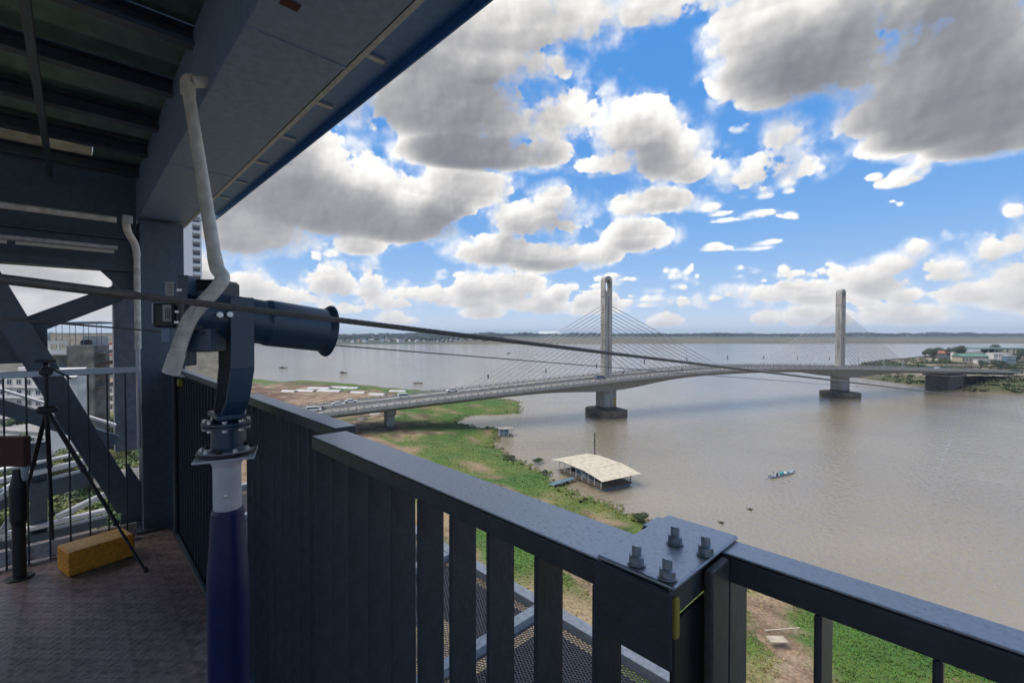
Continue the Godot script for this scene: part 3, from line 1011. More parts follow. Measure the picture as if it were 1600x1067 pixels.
	bbx(st, bo + bd * 0.165 + side * (rf + 0.002) + Vector3(0, 0.012, 0), Vector3(0.03, 0.03, 0.006), 0.002)
	obj("tube_lug", st, M.barrel, t)
	# yoke: two flat arms, bent in towards the neck
	for s in [1.0, -1.0]:
		st = ST()
		var wx := 0.052
		var z0: float = 0.102 * s
		var pts := [[0.035, 0.075], [0.035, yy.call(575) - yy.call(495.5)], [0.02, yy.call(625) - yy.call(495.5)], [0.0, yy.call(657) - yy.call(495.5)]]
		var zs := [z0, z0, z0 * 0.85, z0 * 0.45]
		for i in 3:
			var A0 := bo + Vector3(pts[i][0], pts[i][1], zs[i])
			var A1 := bo + Vector3(pts[i + 1][0], pts[i + 1][1], zs[i + 1])
			var w0 := wx * (1.0 if i < 2 else 0.98)
			var d := (A1 - A0).normalized()
			var zt := Vector3.RIGHT.cross(d).normalized()
			var m := Basis(Vector3.RIGHT, d, zt)
			bbx(st, (A0 + A1) * 0.5, Vector3(w0 * 1.56, A0.distance_to(A1) + 0.004 * i, 0.011), 0.003, m)
		var arm := obj("yoke_arm", st, M.barrel if s > 0 else M.black, t)
		if s > 0:
			for q in [[357.5, 491.5], [339, 492.5]]:
				st = ST()
				var bp := dp(q[0], q[1], 1.74) - base
				lathe(st, [Vector2(0.0125, 0), Vector2(0.0125, 0.007), Vector2(0.010, 0.010), Vector2(0, 0.0105)], Vector3(bp.x, bp.y, (bo.z + z0 + 0.006)), Vector3.BACK, 14)
				obj("pivot_bolt", st, M.bolt, arm)
	st = ST()
	bbx(st, bo + Vector3(0.0, yy.call(648) - yy.call(495.5), 0.0), Vector3(0.10, 0.02, 0.17), 0.004)
	obj("yoke_saddle", st, M.barrel, t)
	# machinery at the back of the barrel
	var box := func(called: String, x0: float, y0: float, x1: float, y1: float, depth: float, thick: float, m: Material, par: Node, r := 0.004) -> MeshInstance3D:
		var q0 := dp(x0, y0, depth)
		var q1 := dp(x1, y1, depth)
		var c := (q0 + q1) * 0.5
		var s := ST()
		var cx := absf((q1 - q0).dot(R))
		bbx(s, c - base + FW * thick * 0.5, Vector3(cx, absf(q1.y - q0.y), thick), r, Basis(R, Vector3.UP, -FW))
		return obj(called, s, m, par)
	box.call("motor_drum", 298, 436, 344, 482, 1.84, 0.14, M.black, t, 0.012)
	box.call("frame_plate", 276, 430, 293, 572, 1.76, 0.05, M.barrel, t)
	box.call("side_plate", 292, 470, 342, 512, 1.75, 0.10, M.barrel, t)
	var cb: MeshInstance3D = box.call("control_box", 289, 512, 327, 550, 1.70, 0.10, M.barrel, t, 0.006)
	st = ST()
	lathe(st, [Vector2(0, 0.002), Vector2(0.005, 0.001), Vector2(0.005, 0)], dp(317, 520.5, 1.698) - base, -FW, 10)
	obj("keyhole", st, M.black, cb)
	var db: MeshInstance3D = box.call("drive_box", 236, 474, 272, 511, 1.78, 0.12, M.black, t, 0.008)
	box.call("name_plate", 253, 476, 267, 502, 1.776, 0.003, M.paper, db, 0.001)
	box.call("fin_edge", 236, 474, 238.5, 505, 1.775, 0.004, M.galva, db, 0.001)
	box.call("cable_gland", 250, 512, 266, 536, 1.80, 0.05, M.soffit, t, 0.004)
	var lp: MeshInstance3D = box.call("notice_plate", 257, 440, 271, 462, 1.765, 0.003, M.paper, t, 0.001)
	for i in 4:
		box.call("notice_line", 259.5, 445 + i * 4.0, 268.5, 446 + i * 4.0, 1.7635, 0.001, M.ink, lp, 0.0003)
	for i in 3:
		box.call("plate_line", 257.5 + i * 3.2, 481, 258.7 + i * 3.2, 498, 1.7745, 0.001, M.ink, db, 0.0003)
	for q in [[279, 453], [276, 487], [275, 503.5]]:
		box.call("slot", q[0] - 4, q[1] - 2, q[0] + 4, q[1] + 2, 1.757, 0.003, M.bolt, t, 0.001)
	for q in [[316, 489], [303, 496]]:
		st = ST()
		lathe(st, [Vector2(0.0062, 0), Vector2(0.0062, 0.003), Vector2(0, 0.004)], dp(q[0], q[1], 1.748) - base, -FW, 10)
		obj("screw", st, M.bolt, t)
	st = ST()
	bbx(st, bo + Vector3(-0.085, 0.0, 0.0), Vector3(0.12, 0.12, 0.15), 0.01)
	obj("coupling", st, M.black, t)

	# the white conduit that feeds it
	var c := thing("white_conduit", "thick white conduit dropping from the roof beam to the mounted tube, corrugated below", "pipe", dp(300, 300, 1.78))
	o = c.position
	var rad := 9.0 * k
	st = ST()
	tube(st, [dp(336, 128, 1.855) - o, dp(299, 127, 1.80) - o], rad, 14)
	obj("ceiling_elbow", st, M.pvc, c)
	st = ST()
	tube(st, smooth_path([dp(300, 126, 1.80) - o, dp(293, 128, 1.80) - o, dp(293.5, 148, 1.80) - o], 5), rad * 1.14, 14)
	obj("elbow_socket", st, M.pvc, c)
	st = ST()
	tube(st, [dp(293, 140, 1.80) - o, dp(335, 402, 1.72) - o], [rad * 0.93, rad], 14)
	obj("riser", st, M.pvc, c)
	st = ST()
	tube(st, smooth_path([dp(334.5, 398, 1.72) - o, dp(339, 420, 1.71) - o, dp(347, 432, 1.705) - o, dp(341, 446, 1.70) - o, dp(316, 474, 1.685) - o], 6), rad * 1.08, 14)
	obj("lower_elbow", st, M.pvc, c)
	st = ST()
	var path := smooth_path([dp(318, 472, 1.685) - o, dp(299, 494, 1.675) - o, dp(287, 520, 1.67) - o, dp(276, 552, 1.67) - o, dp(268, 579, 1.675) - o], 33)
	var rr := []
	for i in path.size():
		rr.append(0.0245 * [1.05, 1.05, 0.94, 0.94][i % 4])
	tube(st, path, rr, 16)
	obj("corrugated_hose", st, M.pvc, c)
	st = ST()
	tube(st, [dp(276, 553, 1.67) - o, dp(267, 582, 1.676) - o], [0.0275, 0.029], 16)
	obj("hose_end", st, M.pvc, c)
	st = ST()
	for s in [1.0, -1.0]:
		tube(st, [dp(300, 496, 1.655) - o, dp(303 + s * 6.0, 484 - s * 6.0, 1.655) - o], 0.004, 6)
	obj("cable_tie", st, M.pvc, c)

func cables() -> void:
	# main zip-line cable: six strands laid round a core, straight out over the river with a little sag
	var c := thing("zipline_cable", "thick twisted steel zip-line cable crossing the whole view to the far bank", "cable", W(-0.985, 0.88, EYE + 0.105))
	var o := c.position
	var dir := (R * 0.755 + FW * 0.656)
	var p := func(s: float) -> Vector3: return dir * s + Vector3.UP * (-0.103 * s + 0.0000450 * s * s) - Vector3.ZERO
	var rc := 0.0082
	for strand in 6:
		var st := ST()
		var pts := []
		var n := 300
		for i in n + 1:
			var s := -0.5 + 3.2 * i / n
			var q: Vector3 = p.call(s)
			var d: Vector3 = (p.call(s + 0.01) - q).normalized()
			var x := d.cross(Vector3.UP).normalized()
			var u := x.cross(d)
			var ph := TAU * (s / 0.115) + strand * TAU / 6.0
			pts.append(q + (x * cos(ph) + u * sin(ph)) * rc * 0.68)
		tube(st, pts, rc * 0.36, 6, false)
		obj("strand", st, M.cable, c)
	var st := ST()
	var pts := []
	var s := 2.65
	while s < 395.0:
		pts.append(p.call(s))
		s *= 1.12
	pts.append(p.call(395.0))
	tube(st, pts, rc, 8)
	obj("long_run", st, M.cable, c)
	st = ST()
	tube(st, [p.call(-0.6), p.call(0.20)], rc * 1.22, 12)
	obj("cable_sleeve", st, M.cable, c)
	var c2 := thing("guide_cable", "thinner dark cable running below the zip-line behind the mounted tube", "cable", W(-1.846, 2.2, EYE + 0.022))
	var p2 := func(q: float) -> Vector3: return dir * q + Vector3.UP * (-0.0975 * q + 0.000035 * q * q)
	st = ST()
	pts = []
	s = 0.1
	pts.append(p2.call(-0.42))
	while s < 395.0:
		pts.append(p2.call(s))
		s *= 1.25
	tube(st, pts, 0.0048, 6)
	obj("wire", st, M.cable, c2)

func floor_things() -> void:
	# ochre block
	var q0 := fl(105, 903, EYE + FLOOR)
	var q1 := fl(210, 868, EYE + FLOOR)
	var x := (q1 - q0).normalized()
	var b := Basis(x, Vector3.UP, x.cross(Vector3.UP))
	var t := thing("yellow_block", "ochre yellow rectangular block lying on the steel floor", "block", (q0 + q1) * 0.5 - b.z * 0.11)
	var st := ST()
	bbx(st, Vector3(0, 0.082, 0), Vector3(q0.distance_to(q1), 0.164, 0.23), 0.010, b)
	obj("block_body", st, M.yellow, t)
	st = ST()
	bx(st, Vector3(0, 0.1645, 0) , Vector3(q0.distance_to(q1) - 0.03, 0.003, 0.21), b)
	obj("pale_top", st, mat(lin(0.85, 0.50, 0.16), 0.5, 0.0, noise_tex(51, 0.02, 0.7, 1.0, 5), 4.0), t)  # thin paler orange sheet over the block's top
	# tripod
	var foot := [fl(227, 893, EYE + FLOOR), fl(83, 868, EYE + FLOOR), fl(18, 860, EYE + FLOOR)]
	var apex := dp(72, 640, 3.30)
	var tp := thing("tripod", "black tripod with spread legs standing beside the yellow block", "tripod", Vector3(apex.x, EYE + FLOOR, apex.z))
	var o := tp.position
	for i in 3:
		var hip := apex + ((foot[i] as Vector3) - apex) * 0.03 + Vector3(0, 0.0, 0)
		var mid := hip.lerp(foot[i], 0.36)
		var low := hip.lerp(foot[i], 0.70)
		st = ST()
		tube(st, [hip - o, mid - o], 0.0145, 10)
		var leg := obj("leg", st, M.black, tp)
		st = ST()
		tube(st, [mid - o, low - o], 0.0115, 10)
		obj("leg_section", st, M.black, leg)
		st = ST()
		tube(st, [low - o, (foot[i] as Vector3) - o], 0.0085, 8)
		obj("leg_section", st, M.black, leg)
		for m in [mid, low]:
			st = ST()
			bbx(st, m - o, Vector3(0.034, 0.034, 0.034), 0.006)
			obj("leg_clamp", st, M.black, leg)
		st = ST()
		tube(st, [(foot[i] as Vector3) - o + Vector3(0, 0.0, 0), (foot[i] as Vector3) - o + Vector3(0, 0.03, 0)], [0.014, 0.011], 10)
		obj("rubber_foot", st, M.tyre, leg)
	st = ST()
	bbx(st, apex - o, Vector3(0.11, 0.05, 0.08), 0.015)
	obj("hub", st, M.black, tp)
	st = ST()
	tube(st, [apex - o - Vector3(0, 0.12, 0), apex - o + Vector3(0, 0.26, 0)], 0.0125, 10)
	obj("centre_column", st, M.black, tp)
	st = ST()
	bbx(st, apex - o + Vector3(0, 0.275, 0), Vector3(0.07, 0.06, 0.06), 0.014)
	lathe(st, [Vector2(0, -0.02), Vector2(0.03, -0.014), Vector2(0.034, 0), Vector2(0.03, 0.014), Vector2(0, 0.02)], apex - o + Vector3(0, 0.31, 0), Vector3.RIGHT, 14)
	obj("head", st, M.black, tp)
	st = ST()
	bbx(st, apex - o + Vector3(0, 0.352, 0), Vector3(0.11, 0.018, 0.06), 0.004)
	tube(st, [apex - o + Vector3(0.02, 0.30, 0), apex - o + Vector3(0.13, 0.22, 0.06)], 0.006, 8)
	obj("head_plate", st, M.black, tp)
	# pedestal with a rusty plate at the left edge
	var f := fl(30, 903, EYE + FLOOR)
	var pd := thing("pedestal", "dark steel pedestal with a rusty brown plate at the left edge", "pedestal", f)
	st = ST()
	lathe(st, [Vector2(0, 0.012), Vector2(0.066, 0.012), Vector2(0.07, 0.008), Vector2(0.07, 0)], Vector3.ZERO, Vector3.UP, 24)
	obj("base_plate", st, M.black, pd)
	var kk := f.distance_to(Vector3(0, f.y, 0)) / FOC * 0.76
	st = ST()
	lathe(st, [Vector2(0.034, 0.012), Vector2(0.034, 0.36), Vector2(0.044, 0.40), Vector2(0.044, 0.62), Vector2(0.03, 0.68), Vector2(0.026, 0.74), Vector2(0, 0.74)], Vector3.ZERO, Vector3.UP, 20)
	obj("post", st, M.black, pd)
	st = ST()
	tube(st, [Vector3(0.02, 0.66, 0), Vector3(0.03, 0.76, 0)], 0.026, 12)
	obj("collar", st, M.galva, pd)
	st = ST()
	bbx(st, Vector3(0, 0.86, 0) - R * 0.10, Vector3(0.34, 0.20, 0.05), 0.006, Basis(R, Vector3.UP, -FW))
	obj("rusty_plate", st, M.rust, pd)

# ------------------------------------------------------------------ water and land
var sh_pts := PackedVector2Array()       # shore of the near bank in the plan (x, z)
var grid := {}
func plan(q: Array, level := 0.0) -> PackedVector2Array:
	var o := PackedVector2Array()
	for e in q:
		var v := fl(e[0], e[1], level)
		o.append(Vector2(v.x, v.z))
	return o
func plan_w(q: Array) -> PackedVector2Array:
	var o := PackedVector2Array()
	for e in q:
		var v := W(e[0], e[1])
		o.append(Vector2(v.x, v.z))
	return o
func dist(p: Vector2, line: PackedVector2Array, closed := false) -> float:
	var best := 1e12
	var n := line.size()
	for i in (n if closed else n - 1):
		var a := line[i]
		var ab := line[(i + 1) % n] - a
		var t := clampf((p - a).dot(ab) / maxf(ab.length_squared(), 1e-9), 0.0, 1.0)
		best = minf(best, p.distance_squared_to(a + ab * t))
	return sqrt(best)
func water() -> void:
	var wm := StandardMaterial3D.new()
	wm.albedo_color = Color.WHITE
	wm.vertex_color_use_as_albedo = true
	wm.roughness = 0.07
	wm.metallic_specular = 1.0
	wm.uv1_triplanar = true
	wm.uv1_world_triplanar = true
	wm.uv1_scale = Vector3(0.028, 0.03, 0.052)
	wm.normal_enabled = true
	wm.normal_texture = noise_tex(61, 0.014, 0, 1, 5, 1024, 14.0)
	wm.normal_scale = 0.38
	var n1 := FastNoiseLite.new()
	n1.seed = 4
	n1.frequency = 0.011
	n1.fractal_octaves = 4
	var st := ST()
	# a finer sheet in the middle carries the slow swell, coarser ones reach the horizon
	var cell := 14.0
	var N := 110
	var o := W(120, 640)
	var x0 := o.x - N * cell * 0.5
	var z0 := o.z - N * cell * 0.5
	for j in N:
		for i in N:
			var p := []
			var n := []
			for e in [[0, 0], [1, 0], [1, 1], [0, 1]]:
				var q := Vector3(x0 + (i + e[0]) * cell, 0, z0 + (j + e[1]) * cell)
				p.append(q)
				n.append(Vector3(n1.get_noise_2d(q.x * 0.6, q.z * 2.0) * 0.03, 1, n1.get_noise_2d(q.z * 2.0 + 900, q.x * 0.6) * 0.03).normalized())
			var flip := (p[1] - p[0] as Vector3).cross(p[2] - p[0]).y > 0.0
			for e in ([0, 2, 1, 0, 3, 2] if flip else [0, 1, 2, 0, 2, 3]):
				st.set_normal(n[e])
				st.set_color(silt(p[e], n1))
				st.add_vertex(p[e])
	st.set_color(Color(0.245, 0.210, 0.155))
	var x1 := x0 + N * cell
	var z1 := z0 + N * cell
	var B := 9000.0
	for e in [[-B, -B, B, z0], [-B, z1, B, B], [-B, z0, x0, z1], [x1, z0, B, z1]]:
		quad(st, Vector3(e[0], 0, e[1]), Vector3(e[2], 0, e[1]), Vector3(e[2], 0, e[3]), Vector3(e[0], 0, e[3]), Vector3.UP)
	tag(obj("river_water", st, wm), "wide brown river with small ripples", "", "", "structure")

func silt(q: Vector3, n: FastNoiseLite) -> Color:     # the river carries more or less silt in long streaks
	var u := q.dot(BD)
	var v := q.dot(BD.cross(Vector3.UP))
	var w := n.get_noise_2d(u * 0.22, v * 1.5) * 0.9 + n.get_noise_2d(u * 0.9 + 500.0, v * 5.0) * 0.45
	return Color(0.245, 0.208, 0.150) * (1.0 + clampf(w, -0.7, 0.7) * 0.28)
var BD := Vector3(0.55, 0, -0.83).normalized()    # the way the river runs
func land_mesh(called: String, label: String, shore: PackedVector2Array, lat0: float, lat1: float, d0: float, d1: float, cell: float, rise: float, top: float, paint: Callable) -> void:
	var nx := int((lat1 - lat0) / cell) + 1
	var nz := int((d1 - d0) / cell) + 1
	var nn := FastNoiseLite.new()
	nn.seed = 77
	nn.frequency = 0.09
	nn.fractal_octaves = 4
	var verts := PackedVector3Array()
	var cols := PackedColorArray()
	var sds := PackedFloat32Array()
	var grass := PackedFloat32Array()
	for j in nz:
		for i in nx:
			var q := W(lat0 + i * cell, d0 + j * cell)
			var p := Vector2(q.x, q.z)
			var d := dist(p, shore, true)
			var inside := Geometry2D.is_point_in_polygon(p, shore)
			var w := nn.get_noise_2d(p.x, p.y)
			var sd := (d if inside else -d) + w * 2.2
			var y := clampf(sd * rise, -4.0, top) + (w * 0.28 + nn.get_noise_2d(p.x * 4.0, p.y * 4.0) * 0.12) * clampf(sd * 0.2, 0.0, 1.0)
			verts.append(Vector3(p.x, y, p.y))
			sds.append(sd)
			if sd > -30.0:
				var c: Color = paint.call(p, sd, w)
				grass.append(c.a)
				c.a = 1.0
				cols.append(c)
			else:
				cols.append(Color(0.12, 0.09, 0.06))
				grass.append(0.0)
	var nor := PackedVector3Array()
	for j in nz:
		for i in nx:
			var a := verts[j * nx + mini(i + 1, nx - 1)] - verts[j * nx + maxi(i - 1, 0)]
			var b := verts[mini(j + 1, nz - 1) * nx + i] - verts[maxi(j - 1, 0) * nx + i]
			var n := a.cross(b).normalized()
			nor.append(n if n.y > 0 else -n)
	var ids := PackedInt32Array()
	for j in nz - 1:
		for i in nx - 1:
			var k := j * nx + i
			if maxf(maxf(sds[k], sds[k + 1]), maxf(sds[k + nx], sds[k + nx + 1])) < -14.0:
				continue
			ids.append_array([k, k + nx, k + 1, k + 1, k + nx, k + nx + 1])
	var arr := []
	arr.resize(Mesh.ARRAY_MAX)
	arr[Mesh.ARRAY_VERTEX] = verts
	arr[Mesh.ARRAY_NORMAL] = nor
	arr[Mesh.ARRAY_COLOR] = cols
	arr[Mesh.ARRAY_INDEX] = ids
	var me := ArrayMesh.new()
	me.add_surface_from_arrays(Mesh.PRIMITIVE_TRIANGLES, arr)
	tag(obj(called, me, M.soil), label, "", "", "structure")
	grid[called] = {"nx": nx, "nz": nz, "lat0": lat0, "d0": d0, "cell": cell, "v": verts, "sd": sds, "g": grass, "c": cols}

func ground_y(called: String, p: Vector3) -> float:
	var g: Dictionary = grid[called]
	var i := clampi(int((p.dot(R) - g.lat0) / g.cell + 0.5), 0, g.nx - 1)
	var j := clampi(int((p.dot(FW) - g.d0) / g.cell + 0.5), 0, g.nz - 1)
	return g.v[j * g.nx + i].y

var n_patch := FastNoiseLite.new()
var tracks := []
func near_land() -> void:
	n_patch.seed = 31
	n_patch.frequency = 0.045
	n_patch.fractal_octaves = 5
	sh_pts = plan([[-500, 575], [0, 578], [200, 582], [300, 585], [375, 588], [400, 592], [440, 597], [470, 594], [520, 597], [560, 601], [600, 606], [640, 609], [690, 612], [735, 618], [770, 622], [812, 628], [811, 646], [775, 648], [730, 650], [712, 660], [735, 667], [780, 670], [782, 676], [779, 681], [767, 693], [776, 701], [787, 712], [810, 720], [823, 728], [849, 740], [858, 748], [878, 762], [901, 775], [943, 787], [975, 801], [1005, 814], [1070, 850], [1200, 905], [1330, 950], [1470, 1000], [1600, 1060], [1900, 1230]])
	sh_pts.append_array(plan_w([[60, 10], [60, -60], [-400, -60]]))
	tracks = [
		[plan([[545, 672], [589, 691], [637, 714], [670, 730], [715, 746], [760, 778], [800, 806], [860, 850], [930, 905], [1010, 970], [1100, 1060]], 2.2), 2.9, 1.0],
		[plan([[774, 769], [810, 771], [855, 776]], 2.2), 1.7, 0.85],
		[plan([[823, 788], [850, 791], [871, 796]], 2.2), 1.5, 0.85],
		[plan([[752, 741], [775, 741]], 2.2), 1.6, 0.75],
		[plan([[785, 755], [800, 758]], 2.2), 1.6, 0.75],
		[plan([[700, 830], [760, 900], [820, 960], [880, 1040], [950, 1120]], 2.2), 1.6, 1.0],
		[plan([[1185, 930], [1215, 985], [1240, 1040], [1235, 1110]], 2.2), 2.6, 1.0],
		[plan([[1120, 965], [1210, 985], [1265, 975]], 2.2), 0.8, 0.9],
		[plan([[380, 640], [372, 700], [378, 800], [384, 950], [390, 1100]], 2.2), 3.0, 1.0],
		[plan([[560, 668], [610, 672], [660, 676], [700, 674]], 2.2), 2.4, 0.9],
		[plan([[760, 770], [800, 778], [850, 790]], 2.2), 1.0, 0.8],
		[plan([[690, 745], [740, 755], [790, 752]], 2.2), 0.8, 0.7],
		[plan([[840, 790], [880, 800]], 2.2), 0.9, 0.7],
	]
	land_mesh("ground", "grassy and sandy near bank of the river", sh_pts, -300, 110, 14, 420, 1.6, 0.10, 2.2, paint_near)
	var st := ST()
	for poly in [[[-300, -200], [-300, 411], [-573, 585], [-1500, 900], [-5000, 1200], [-5000, -200]], [[-301, -200], [-301, 15], [55, 15], [55, -200]]]:
		var pp := plan_w(poly)
		for i in Geometry2D.triangulate_polygon(pp).size() / 3:
			var ids := Geometry2D.triangulate_polygon(pp)
			var q := []
			for k in 3:
				q.append(Vector3(pp[ids[i * 3 + k]].x, 2.0, pp[ids[i * 3 + k]].y))
			tri(st, q[0], q[1], q[2], Vector3.UP)
	tag(obj("city_ground", st, mat(lin(0.16, 0.15, 0.10), 0.95, 0.0, noise_tex(71, 0.01, 0.5, 1.0, 5), 0.01)), "city ground away from the river", "", "", "structure")

func paint_near(p: Vector2, sd: float, w: float) -> Color:
	var lat := p.x * R.x + p.y * R.z
	var dep := p.x * FW.x + p.y * FW.z
	var n := n_patch.get_noise_2d(p.x, p.y)
	var n2 := n_patch.get_noise_2d(p.x * 3.1 + 400, p.y * 3.1)
	var n3 := n_patch.get_noise_2d(p.x * 0.5 - 300, p.y * 0.5)
	var green := Color(0.100, 0.215, 0.034).lerp(Color(0.225, 0.255, 0.062), clampf(0.45 + n * 1.3 + n3 * 0.6, 0, 1))
	green = green.lerp(Color(0.066, 0.158, 0.028), clampf(n2 * 1.1 + 0.15, 0, 1))
	var sand := Color(0.52, 0.375, 0.25).lerp(Color(0.33, 0.21, 0.13), clampf(0.35 + n2 * 1.4, 0, 1))
	var bare := clampf((n * 1.25 + n2 * 0.5 - 0.30) * 3.2, 0.0, 0.9)
	if dep < 150 and sd > 3.0:
		bare = maxf(bare, clampf((sd - 26.0) / 22.0 + n * 1.5, 0.0, 0.75) * clampf((150.0 - dep) / 30.0, 0, 1) * (1.0 if lat > -45.0 else 0.35))
	bare *= clampf((sd - 1.0) / 3.0, 0.0, 1.0)
	for t in tracks:
		var d := dist(p, t[0])
		bare = maxf(bare, clampf((t[1] * (1.0 + n2 * 0.7) - d) / 0.9 + 0.3, 0.0, 1.0) * t[2])
		var rut := absf(d - t[1] * 0.45)
		if rut < 0.5 and d < t[1]:
			sand = sand.lerp(Color(0.19, 0.115, 0.07), 0.55)
	if dep > 205 and lat < -50:      # dug-over field beyond the bridge
		var f := clampf((sd - 24.0) / 14.0 + n * 3.0, 0, 1)
		bare = maxf(bare, f)
		sand = sand.lerp(Color(0.17, 0.095, 0.06), clampf(0.55 + n3 * 1.6 + n2 * 0.5, 0, 1))
	if dep > 150 and dep < 200 and lat < -18:
		bare = maxf(bare, clampf(0.35 + n * 1.7 + (-lat - 40.0) / 22.0, 0, 0.95))
		sand = sand.lerp(Color(0.15, 0.095, 0.06), clampf(0.5 + n2 * 1.5, 0, 1))
	if dep < 200 and lat < -75:
		bare = minf(bare, clampf(0.2 + n * 1.5, 0, 0.6))
	var c := green.lerp(sand, bare)
	if sd < 1.2:
		c = c.lerp(Color(0.13, 0.10, 0.065), clampf((1.2 - sd) * 0.5, 0, 0.6))
	c.a = clampf(1.0 - bare * 1.3, 0, 1)
	return c

func clump_mesh(blades: int, tall: float, wide: float, seed_: int) -> ArrayMesh:
	var r := RandomNumberGenerator.new()
	r.seed = seed_
	var st := ST()
	for i in blades:
		var a := r.randf() * TAU
		var d := Vector3(cos(a), 0, sin(a))
		var s := Vector3(-d.z, 0, d.x)
		var b := d * r.randf() * wide * 0.5 + Vector3(0, -0.05, 0)
		var h := tall * r.randf_range(0.5, 1.0)
		var tip := b + Vector3(0, h, 0) + d * h * r.randf_range(0.2, 0.9)
		var wd := wide * r.randf_range(0.12, 0.26)
		st.set_color(Color.WHITE * r.randf_range(0.75, 1.0))
		tri(st, b - s * wd, b + s * wd, tip, (Vector3.UP + d * 0.3).normalized())
	return st.commit()
func scatter(called: String, label: String, me: Mesh, spots: Array, m: Material) -> void:   # spots: [position, scale, colour]
	var mm := MultiMesh.new()
	mm.transform_format = MultiMesh.TRANSFORM_3D
	mm.use_colors = true
	mm.mesh = me
	mm.instance_count = spots.size()
	for i in spots.size():
		var s = spots[i]
		mm.set_instance_transform(i, Transform3D(Basis(Vector3.UP, rng.randf() * TAU).scaled(Vector3.ONE * s[1]), s[0]))
		mm.set_instance_color(i, s[2])
	var o := MultiMeshInstance3D.new()
	o.name = called
	o.multimesh = mm
	o.material_override = m
	add_child(o, true)
	tag(o, label, "", "", "stuff")
func grass() -> void:
	var g: Dictionary = grid.ground
	var spots := []
	var shore_spots := []
	for k in 210000:
		var u := rng.randf()
		var dep := 26.0 + u * u * 300.0
		var lat := rng.randf_range(-0.62, 1.2) * dep
		if lat < -115 or lat > 100:
			continue
		var fi: float = (lat - g.lat0) / g.cell
		var fj: float = (dep - g.d0) / g.cell
		var i := int(fi)
		var j := int(fj)
		if i < 0 or j < 0 or i >= g.nx - 1 or j >= g.nz - 1:
			continue
		var id: int = j * g.nx + i
		var sd: float = g.sd[id]
		if sd < -0.6 or rng.randf() > g.g[id] + (0.02 if sd > 0 else 0.4):
			continue
		var q := W(lat, dep)
		var y: float = lerpf(lerpf(g.v[id].y, g.v[id + 1].y, fi - i), lerpf(g.v[id + g.nx].y, g.v[id + g.nx + 1].y, fi - i), fj - j)
		q.y = maxf(y, 0.02)
		var c: Color = g.c[id]
		c = Color(c.r * rng.randf_range(0.8, 1.35), c.g * rng.randf_range(0.85, 1.3), c.b * rng.randf_range(0.7, 1.2))
		spots.append([q, rng.randf_range(0.55, 1.25) * (1.25 if sd < 3.0 else 0.9), c])
	var reeds := []
	for k in 26000:
		var dep := rng.randf_range(40.0, 300.0)
		var lat := rng.randf_range(-0.4, 1.1) * dep
		if lat < -110 or lat > 100:
			continue
		var i := int((lat - g.lat0) / g.cell)
		var j := int((dep - g.d0) / g.cell)
		var id: int = j * g.nx + i
		var sd: float = g.sd[id]
		var pt := n_patch.get_noise_2d(lat * 2.0, dep * 2.0)
		if sd < -0.8 or sd > 4.5 or pt < 0.0:
			continue
		var q := W(lat, dep)
		q.y = maxf(g.v[id].y - 0.1, 0.0)
		reeds.append([q, rng.randf_range(0.5, 1.2), Color(0.10, 0.19, 0.035).lerp(Color(0.22, 0.23, 0.07), rng.randf())])
	scatter("reeds", "taller reeds along the water's edge of the near bank", clump_mesh(12, 0.8, 0.7, 6), reeds, M.leaf)
	scatter("grass", "green and olive grass on the near bank", clump_mesh(9, 0.20, 0.46, 1), spots, M.leaf)

